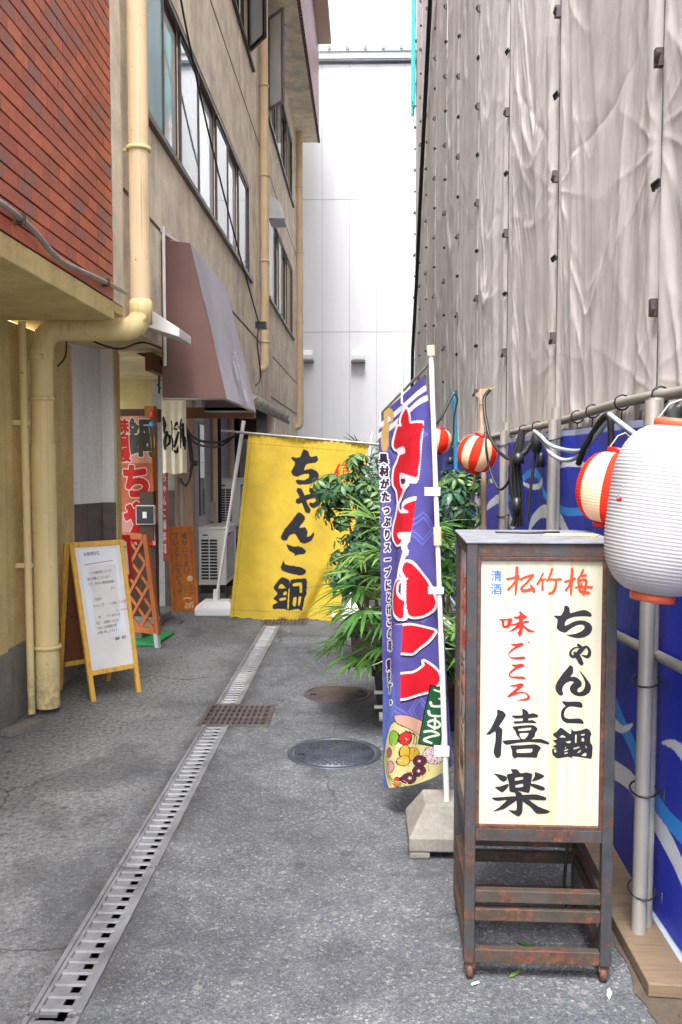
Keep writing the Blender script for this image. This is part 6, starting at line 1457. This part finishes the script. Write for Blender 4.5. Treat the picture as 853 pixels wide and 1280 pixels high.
# noren
def no_pos(S, T):
    sp_ = np.abs(((S*3) % 1)-.5)*2
    return np.stack([lerp(-1.885, -1.655, S)+0*T, 8.16+.016*np.cos(S*3*2*PI)*T+.01*np.sin(S*5), lerp(2.19, 1.475, T)+.008*np.sin(S*9)*T], 1)
def no_col(S, T):
    X, Y = S*31, T*95; q = np.stack([X, Y], 1); C = np.tile(np.array(lin('e8dfc4')), (len(S), 1)); K = lin('221c18')
    for st in ([(2,26,3),(3.5,36,5),(2.5,46,2)], [(6,44,4),(3.5,56,5),(4,66,3)], [(3,52,2),(8,48,3),(9.5,56,3),(6,62,2)], [(12,30,1.5),(12.5,40,2),(12,50,1)], [(10.5,48,1.5),(13,54,3),(13,66,2)], [(19,32,4),(17,40,5),(20,36,3)], [(21,44,3),(18,54,3.5),(15.5,62,2.5)], [(15.5,66,3),(18.5,68,4),(20,62,2)],
               [(25,28,2),(23,40,3.5)], [(24,40,2.5),(24,52,3),(23.5,64,2)], [(27,34,3),(27,48,3.5),(28,62,3)], [(22,38,2),(28,36,2.5)], [(25,50,2),(29,52,3),(29,66,2)]):
        paint(q, C, [stroke(st)], K)
    sl2 = (np.abs(((S*3) % 1)-.0) < .012) & (T > .62) & (S > .1); C[sl2] = lin('4a4238')
    return C
nr = printed_grid('door_curtain', 90, 190, no_pos, no_col, 'print', None, (-1.77, 8.16, 1.8)); tag(nr, 'cream cloth door curtain with black brush letters hanging under the awning', 'curtain')
# wind bell, switch box
wbell = thing('hanging_charm', 'small hanging charm with a blue glass ball on the door post', 'ornament', ony(191, 525, 8.3))
m = MB(); m.lathe(ony(190.5, 530, 8.3), [(0, -.028), (.02, -.02), (.030, 0), (.02, .02), (0, .028)], 16); m.build('glass_ball', 'bulb', wbell)
m = MB(); m.lathe(ony(191, 517, 8.3), [(0, -.04), (.03, -.03), (.02, .02), (0, .04)], 12); m.build('red_cap', 'redcap', wbell)
m = MB(); m.box(ony(187, 534, 8.3), ony(197, 546, 8.33)); m.build('block', 'dkwood', wbell)
m = MB()
for u in (189, 193): m.tube([ony(u, 546, 8.3), ony(u+.5, 560, 8.3)], .004, 5)
m.build('tassel', 'tanwood', wbell)
sb = thing('switch_plate', 'square black plate with a pale switch on the entrance partition', 'switch', ony(182, 643, 8.3))
m = MB(); a, b = ony(170.5, 631.5, 8.35), ony(194, 655.5, 8.35); m.box((a.x, 8.33, a.z), (b.x, 8.38, b.z)); m.build('rim', 'white', sb)
m = MB(); m.box((a.x+.008, 8.322, a.z-.008), (b.x-.008, 8.36, b.z+.008)); m.build('plate', 'blackplastic', sb)
cx_, cz_ = (a.x+b.x)/2, (a.z+b.z)/2; m = MB(); m.box((cx_-.02, 8.312, cz_-.03), (cx_+.02, 8.34, cz_+.03)); m.build('switch', 'acunit', sb)
m = MB(); m.box((-2.16, 8.385, cz_-.25), (-2.03, 8.5, cz_+.22)); m.build('switch_backing', 'dkwood', ent)

# ------------------------------------------------------------------ orange sign board
ob = thing('leaning_sign', 'orange wooden board with Japanese lettering leaning beside the air conditioner', 'sign', (-1.9, 9.1, 0))
o1, o2, o3, o4 = Vector((*onz(215.5, 765)[:2], 0)), Vector((*onz(249, 763)[:2], 0)), None, None
o2.y = o1.y+.05; o2 = ony(249, 763, o1.y+.06); o2.z = 0; o4 = ony(208.5, 659, o1.y+.16); o3 = ony(241, 658, o1.y+.20)
nO = (o2-o1).cross(o4-o1).normalized()*-1
nO = -nO if nO.y < 0 else nO
m = MB(); m.prism([o1, o2, o3, o4], nO*.02); brd = m.build('board', 'pine_o', ob, bevel=.003)
def obf(x, y, l):
    s, t_ = x/100, y/300; return (o4.lerp(o3, s)).lerp(o1.lerp(o2, s), t_)-nO.normalized()*(.001+l)
for x in (12, 88):
    m = MB(); m.prism([obf(x-1.5, 4, 0), obf(x+1.5, 4, 0), obf(x+1.5, 296, 0), obf(x-1.5, 296, 0)], -nO.normalized()*.004); m.build('batten', 'ltwood', ob)
m = MB(); ink_tris(m, text_tris('確かにうまい', 65, 32, 25, True, 1.0, .01, .95), obf); ink_tris(m, text_tris('プレミアムをどうぞ', 33, 30, 25, True, 1.0, .01, .9), obf); ink_tris(m, text_tris('清酒松', 78, 212, 11, True, 1.1, .0, .9), obf); m.build('lettering', 'inkblack', ob)
m = MB(); m.lathe(obf(75, 185, .002), [(0, .004), (.03, .004), (.032, 0)], 20, axis=tuple(-nO)); m.build('crest', 'inkgold', ob)
m = MB(); ink(m, [stroke([(45,255,3),(60,252,4),(75,256,3)])], obf); ink(m, [stroke([(50,268,2),(62,275,4),(78,268,4)])], obf, .0002); ink_tris(m, text_tris('GIFT', 52, 283, 14, False, .6, .03, 1), obf); m.build('gold_lettering', 'inkgold', ob)
m = MB(); c_ = onz(205, 755); m.lathe((c_.x, c_.y, .02), [(0, -.02), (.05, -.012), (.06, .01), (.03, .03), (0, .034)], 12); tag(m.build('sandal', 'tanwood', loc=c_), 'small yellowish object on the step left of the orange board', 'sandal')

# ------------------------------------------------------------------ air conditioners
def ac_unit(x0, x1, y0, L, z0, H, label, stand=True):
    t = thing('air_conditioner', label, 'air conditioner', (x1, y0, z0), 'outdoor air conditioning units')
    m = MB(); m.box((x0, y0, z0), (x1, y0+L, z0+H)); m.build('casing', 'acunit', t, bevel=.012)
    m = MB(); m.box((x0-.005, y0-.005, z0+H-.001), (x1+.005, y0+L+.005, z0+H+.015)); m.build('top_cover', 'acunit', t, bevel=.005)
    gx0, gx1, gz0, gz1 = x0+.03, x1-.09, z0+.06, z0+H-.11
    m = MB(); m.box((gx0, y0-.003, gz0), (gx1, y0+.01, gz1)); gr = m.build('coil_opening', 'acdark', t)
    n = 13
    for k in range(n+1):
        z = lerp(gz0, gz1, k/n); m = MB(); m.box((gx0-.005, y0-.012, z-.005), (gx1+.005, y0-.004, z+.005)); m.build('grille_bar', 'white', t)
    for k in range(3):
        x = lerp(gx0, gx1, k/2); m = MB(); m.box((x-.006, y0-.014, gz0), (x+.006, y0-.0125, gz1)); m.build('grille_bar', 'white', t)
    m = MB(); m.box((x0+.05, y0-.004, z0+H-.075), (x0+.11, y0+.01, z0+H-.06)); m.build('handle_slot', 'acdark', t)
    m = MB(); m.box((x1-.01, y0+.10, z0+.05), (x1+.003, y0+L*.78, z0+H-.06)); fo = m.build('fan_opening', 'acdark', t)
    for k in range(16):
        z = lerp(z0+.06, z0+H-.08, k/15); m = MB(); m.bar((x1+.008, y0+.10, z-.03), (x1+.008, y0+L*.78, z+.03), .005, .010); m.build('louvre', 'white', t)
    for yy in (.08, L-.14):
        m = MB(); m.box((x0+.02, y0+yy, z0-.10), (x1-.02, y0+yy+.06, z0)); m.build('foot', 'blackplastic' if stand else 'steel', t)
    return t
c0, c1 = ony(248.5, 735, 9.75), ony(283, 735, 9.75)
ac_unit(c0.x, c1.x, 9.75, .78, .20, .63, 'lower grey outdoor air conditioner on the ground between board and curtain')
for y, lb in ((9.80, 'concrete block under the near end of the lower air conditioner'), (10.35, 'concrete block under the far end of the lower air conditioner')):
    m = MB(); m.box((c0.x+.0, y, 0), (c1.x-.02, y+.12, .10)); tag(m.build('support_block', 'concrete', loc=(c0.x, y, 0)), lb, 'block')
c0, c1 = ony(271.5, 660, 11.0), ony(300, 660, 11.0)
ac_unit(c0.x, c1.x, 11.0, .78, .77, .58, 'upper outdoor air conditioner on a frame behind the lower one', False)
m = MB(); m.box((c0.x+.0, 10.95, .62), (c1.x+.05, 11.85, .67))
for x in (c0.x+.03, c1.x+.02):
    for y in (11.0, 11.78): m.box((x-.02, y, 0), (x+.02, y+.04, .62))
tag(m.build('ac_stand', 'steel', loc=(c0.x, 11.3, 0)), 'steel stand carrying the upper air conditioner', 'stand')
m = MB(); m.box((-1.86, 10.45, .88), (-1.78, 10.5, 1.1)); tag(m.build('wall_bracket', 'steel', loc=(-1.7, 9.97, .8)), 'perforated wall bracket above the lower air conditioner', 'bracket')

# ------------------------------------------------------------------ plants
def leaflet(mb, o, d, up, L, w, droop=.25):
    """one pointed leaf blade from o along d, folded along its midrib"""
    d = Vector(d).normalized(); s = d.cross(Vector(up)); 
    if s.length < 1e-3: s = d.cross(Vector((1, 0, 0)))
    s.normalize(); n = s.cross(d).normalized(); vs = []; prof = [(0, .06), (.25, .75), (.55, 1), (.8, .65), (1, .02)]
    for t, ww in prof:
        c = o+d*(L*t)-n*(droop*L*t*t); vs += [c-s*(w*ww/2)+n*(w*.12*ww), c, c+s*(w*ww/2)+n*(w*.12*ww)]
    fs = []
    for i in range(len(prof)-1):
        a = i*3; fs += [(a, a+1, a+4, a+3), (a+1, a+2, a+5, a+4)]
    mb.add(vs, fs, True)
def whorl_mesh(k, rngl):
    m = MB(); n = rngl.randint(6, 9)
    for i in range(n):
        a = 2*PI*i/n+rngl.uniform(-.15, .15); e = R(rngl.uniform(-35, -5)); d = Vector((math.cos(a)*math.cos(e), math.sin(a)*math.cos(e), math.sin(e)))
        leaflet(m, d*.02, d, (0, 0, 1), rngl.uniform(.075, .115), rngl.uniform(.030, .042), rngl.uniform(.15, .45))
    m.tube([(0, 0, 0), (0, 0, -.05)], .002, 4, cap=False)
    return m
def fan_mesh(rngl, n=9, L=.34, w=.028, spread=150, droop=.35):
    m = MB(); 
    for i in range(n):
        a = R(lerp(-spread/2, spread/2, i/(n-1))+rngl.uniform(-4, 4)); d = Vector((math.cos(a), math.sin(a), rngl.uniform(-.05, .2)))
        leaflet(m, Vector((0, 0, 0)), d, (0, 0, 1), L*rngl.uniform(.8, 1.1)*(1-.25*abs(math.sin(a))), w*rngl.uniform(.8, 1.15), droop*rngl.uniform(.5, 1.4))
    return m
rl2 = random.Random(5)
def mesh_only(mb, mat):
    o = mb.build('leaf', mat); me = o.data; bpy.data.objects.remove(o); return me
whorls = [mesh_only(whorl_mesh(k, rl2), 'leaf') for k in range(6)]
fans = [mesh_only(fan_mesh(rl2, rl2.randint(8, 11), .36, .032, 130, .45), 'palm') for k in range(6)]
stiff = [mesh_only(fan_mesh(rl2, 14, .34, .022, 200, .08), 'palm') for k in range(3)]
def add_leaf(me, name, par, p, dirv, roll, sc):
    o = bpy.data.objects.new(name, me); col.objects.link(o); o.parent = par
    o.location = Vector(p)-Vector(par['_o']); q = Vector(dirv).to_track_quat('Z', 'Y'); o.rotation_mode = 'QUATERNION'
    from mathutils import Quaternion
    o.rotation_quaternion = q @ Quaternion((0, 0, 1), roll); o.scale = (sc,)*3
    return o
def schefflera(base, blobs, n, label, seed, stems=7):
    t = thing('umbrella_plant', label, 'plant', base); rr = random.Random(seed); tot = sum(b[3] for b in blobs); heads = []
    for i in range(n):
        x = rr.uniform(0, tot); 
        for c, rad, sq, wgt in blobs:
            x -= wgt
            if x <= 0: break
        while True:
            d = Vector((rr.gauss(0, 1), rr.gauss(0, 1), rr.gauss(0, 1))).normalized(); q = rr.uniform(.55, 1.0)
            if d.z > -.75: break
        p = Vector(c)+Vector((d.x*rad*q, d.y*rad*q*.8, d.z*rad*q*sq)); up = (d*.9+Vector((0, -.15, .75))).normalized()
        add_leaf(rr.choice(whorls), 'leaf', t, p, up, rr.uniform(0, 6), rr.uniform(.55, 1.0)); heads.append((p, c))
    for k in range(stems):
        m = MB(); c = blobs[k % len(blobs)][0]; b = Vector(base)+Vector((rr.uniform(-.1, .1), rr.uniform(-.1, .1), .15)); e = Vector(c)+Vector((rr.uniform(-.05, .1), rr.uniform(-.1, .1), rr.uniform(-.05, .08)))
        m.tube(smooth_path([b, b.lerp(e, .5)+Vector((rr.uniform(-.06, .06), 0, .05)), e], 5), [.014]*6+[.009]*5, 7); m.build('stem', 'stem', t)
    m = MB()
    for p, c in heads[::2]:
        c = Vector(c); m.tube([c.lerp(p, .25), c.lerp(p, .65)+Vector((0, 0, .02)), p], .0028, 4, cap=False)
    stuff(m.build('twigs', 'stem', t))
    return t
# main bush, left of the blue banner; second behind it to the right
schefflera((.10, 6.9, 0), [((-.06, 6.7, 1.25), .33, .8, 3), ((.12, 6.8, 1.40), .35, .78, 3), ((-.27, 6.65, 1.42), .17, .6, .9), ((.02, 6.75, .92), .30, .8, 3), ((.24, 6.8, .95), .30, .9, 2), ((-.15, 6.6, .72), .14, .9, .9), ((-.02, 6.75, 1.60), .12, .5, .4)], 296, 'large dark green umbrella plant between the yellow curtain and the blue banner', 11)
schefflera((.62, 6.5, 0), [((.62, 6.3, 1.22), .24, .9, 2), ((.70, 6.4, 1.45), .20, .6, 1), ((.62, 6.3, .95), .25, .8, 2)], 100, 'smaller umbrella plant between the blue banner and the sign', 12, 4)
def lady_palm(base, heads, label, seed, meshes=fans, grp=None):
    t = thing('lady_palm', label, 'plant', base, grp); rr = random.Random(seed)
    for (hx, hy, hz, n, s) in heads:
        h = Vector((hx, hy, hz)); m = MB(); b = Vector((base[0]+(hx-base[0])*.4, base[1]+(hy-base[1])*.4, .12)); m.tube(smooth_path([b, b.lerp(h, .5)+Vector((.01, 0, 0)), h], 4), .010, 7); m.build('stem', 'stem', t)
        for i in range(n):
            a = 2*PI*i/n+rr.uniform(-.3, .3); e = R(rr.uniform(5, 60)); d = Vector((math.cos(a)*math.cos(e), math.sin(a)*math.cos(e), math.sin(e)))
            f = h+d*s*.42; m = MB(); m.tube([h-Vector((0, 0, rr.uniform(0, .12))), h.lerp(f, .5)+Vector((0, 0, .02)), f], .004, 5, cap=False); m.build('leaf_stalk', 'palm', t)
            me = rr.choice(meshes); o = bpy.data.objects.new('leaf', me); col.objects.link(o); o.parent = t; o.location = f-Vector(base)
            dd2 = (d+Vector((0, 0, -.35))).normalized(); o.rotation_mode = 'QUATERNION'; o.rotation_quaternion = dd2.to_track_quat('X', 'Z'); o.scale = (s*rr.uniform(.85, 1.15),)*3
    return t
lady_palm((.17, 5.45, .1), [(.20, 5.35, .66, 9, .80), (.36, 5.5, .86, 9, .8), (.17, 5.45, .50, 9, .75), (.27, 5.25, .38, 7, .75), (.30, 5.25, .74, 8, .8), (.14, 5.4, .34, 8, .7), (.22, 5.6, .95, 9, .75)], 'spiky green palm in the low planter left of the blue banner', 21)
lady_palm((.58, 5.3, .1), [(.55, 5.15, .62, 8, .95), (.66, 5.3, .88, 8, .9), (.56, 5.1, .34, 6, .8)], 'spiky green palm between the blue banner and the sign', 22)
lady_palm((.05, 10.2, .1), [(.02, 9.6, 1.60, 12, .55), (.30, 9.6, 1.50, 10, .55), (-.1, 9.7, 1.3, 8, .6)], 'tall palm tuft showing above the top of the yellow curtain', 23, stiff)
# a few long pale strap leaves to the right of the flag pole
sp_ = thing('strap_plant', 'long pale variegated strap leaves beside the left side of the sign', 'plant', (.62, 4.6, 0)); rr = random.Random(3)
pal = mat_leaf('variegated_leaf', (.25, .32, .22), (.5, .55, .42))
for k in range(14):
    a = rr.uniform(2.2, 4.6); L = rr.uniform(.45, .65); el = rr.uniform(.5, 1.1); m = MB(); d = Vector((math.cos(a)*math.cos(el), math.sin(a)*math.cos(el), math.sin(el)))
    leaflet(m, Vector((.60, 4.65, .55)), d, (0, 0, 1), L, .03, .55); m.build('leaf', pal if k % 2 else M['palm'], sp_)
def pot(name, label, c, w, d, h, feet=True, mat='terra'):
    t = thing(name, label, 'planter', (c[0], c[1], 0)); m = MB(); x, y = c; z0 = .06 if feet else 0
    A_ = [(x-w/2*.9, y-d/2*.9, z0), (x+w/2*.9, y-d/2*.9, z0), (x+w/2*.9, y+d/2*.9, z0), (x-w/2*.9, y+d/2*.9, z0)]; B_ = [(x-w/2, y-d/2, z0+h), (x+w/2, y-d/2, z0+h), (x+w/2, y+d/2, z0+h), (x-w/2, y+d/2, z0+h)]
    m.add(A_+B_, [(0, 3, 2, 1), (0, 1, 5, 4), (1, 2, 6, 5), (2, 3, 7, 6), (3, 0, 4, 7)]); m.build('tub', mat, t, bevel=.006)
    m = MB()
    for i in range(4): p, q_ = B_[i], B_[(i+1) % 4]; m.bar(p, q_, .03, .025)
    m.build('rim', mat, t)
    m = MB(); m.box((x-w/2+.02, y-d/2+.02, z0+h-.04), (x+w/2-.02, y+d/2-.02, z0+h-.03)); m.build('soil', 'soil', t)
    if feet:
        for sx in (-1, 1):
            for sy in (-1, 1):
                m = MB(); m.tube([(x+sx*w*.38-.02, y+sy*d*.42, .035), (x+sx*w*.38+.05, y+sy*d*.42, .035)], .032, 10); m.build('roller', 'white', t)
    return t
pot('planter', 'rusty planter on white rollers under the spiky palm', (.27, 5.45), .42, .34, .24)
m = MB(); 
for z, lb in ((.10, 'lower pale rod sticking out beside the palm planter'), (.19, 'upper pale rod sticking out beside the palm planter')):
    m = MB(); m.tube([(.06, 5.28, z), (.12, 5.28, z)], .012, 8); tag(m.build('rod', 'white', loc=(.09, 5.28, z)), lb, 'rod')
pot('planter', 'dark planter behind, holding the large umbrella plant', (.10, 6.9), .42, .4, .3, False, 'terra')
pot('planter', 'dark planter holding the palm between banner and sign', (.62, 5.3), .38, .4, .28, False, 'terra')
pot('planter', 'dark planter holding the smaller umbrella plant', (.64, 6.5), .36, .4, .3, False, 'terra')
pot('planter', 'planter holding the palm behind the yellow curtain', (.05, 10.2), .6, .4, .3, False, 'terra')
pot('planter', 'planter with the pale strap leaves beside the sign', (.66, 4.68), .3, .3, .42, False, 'terra')
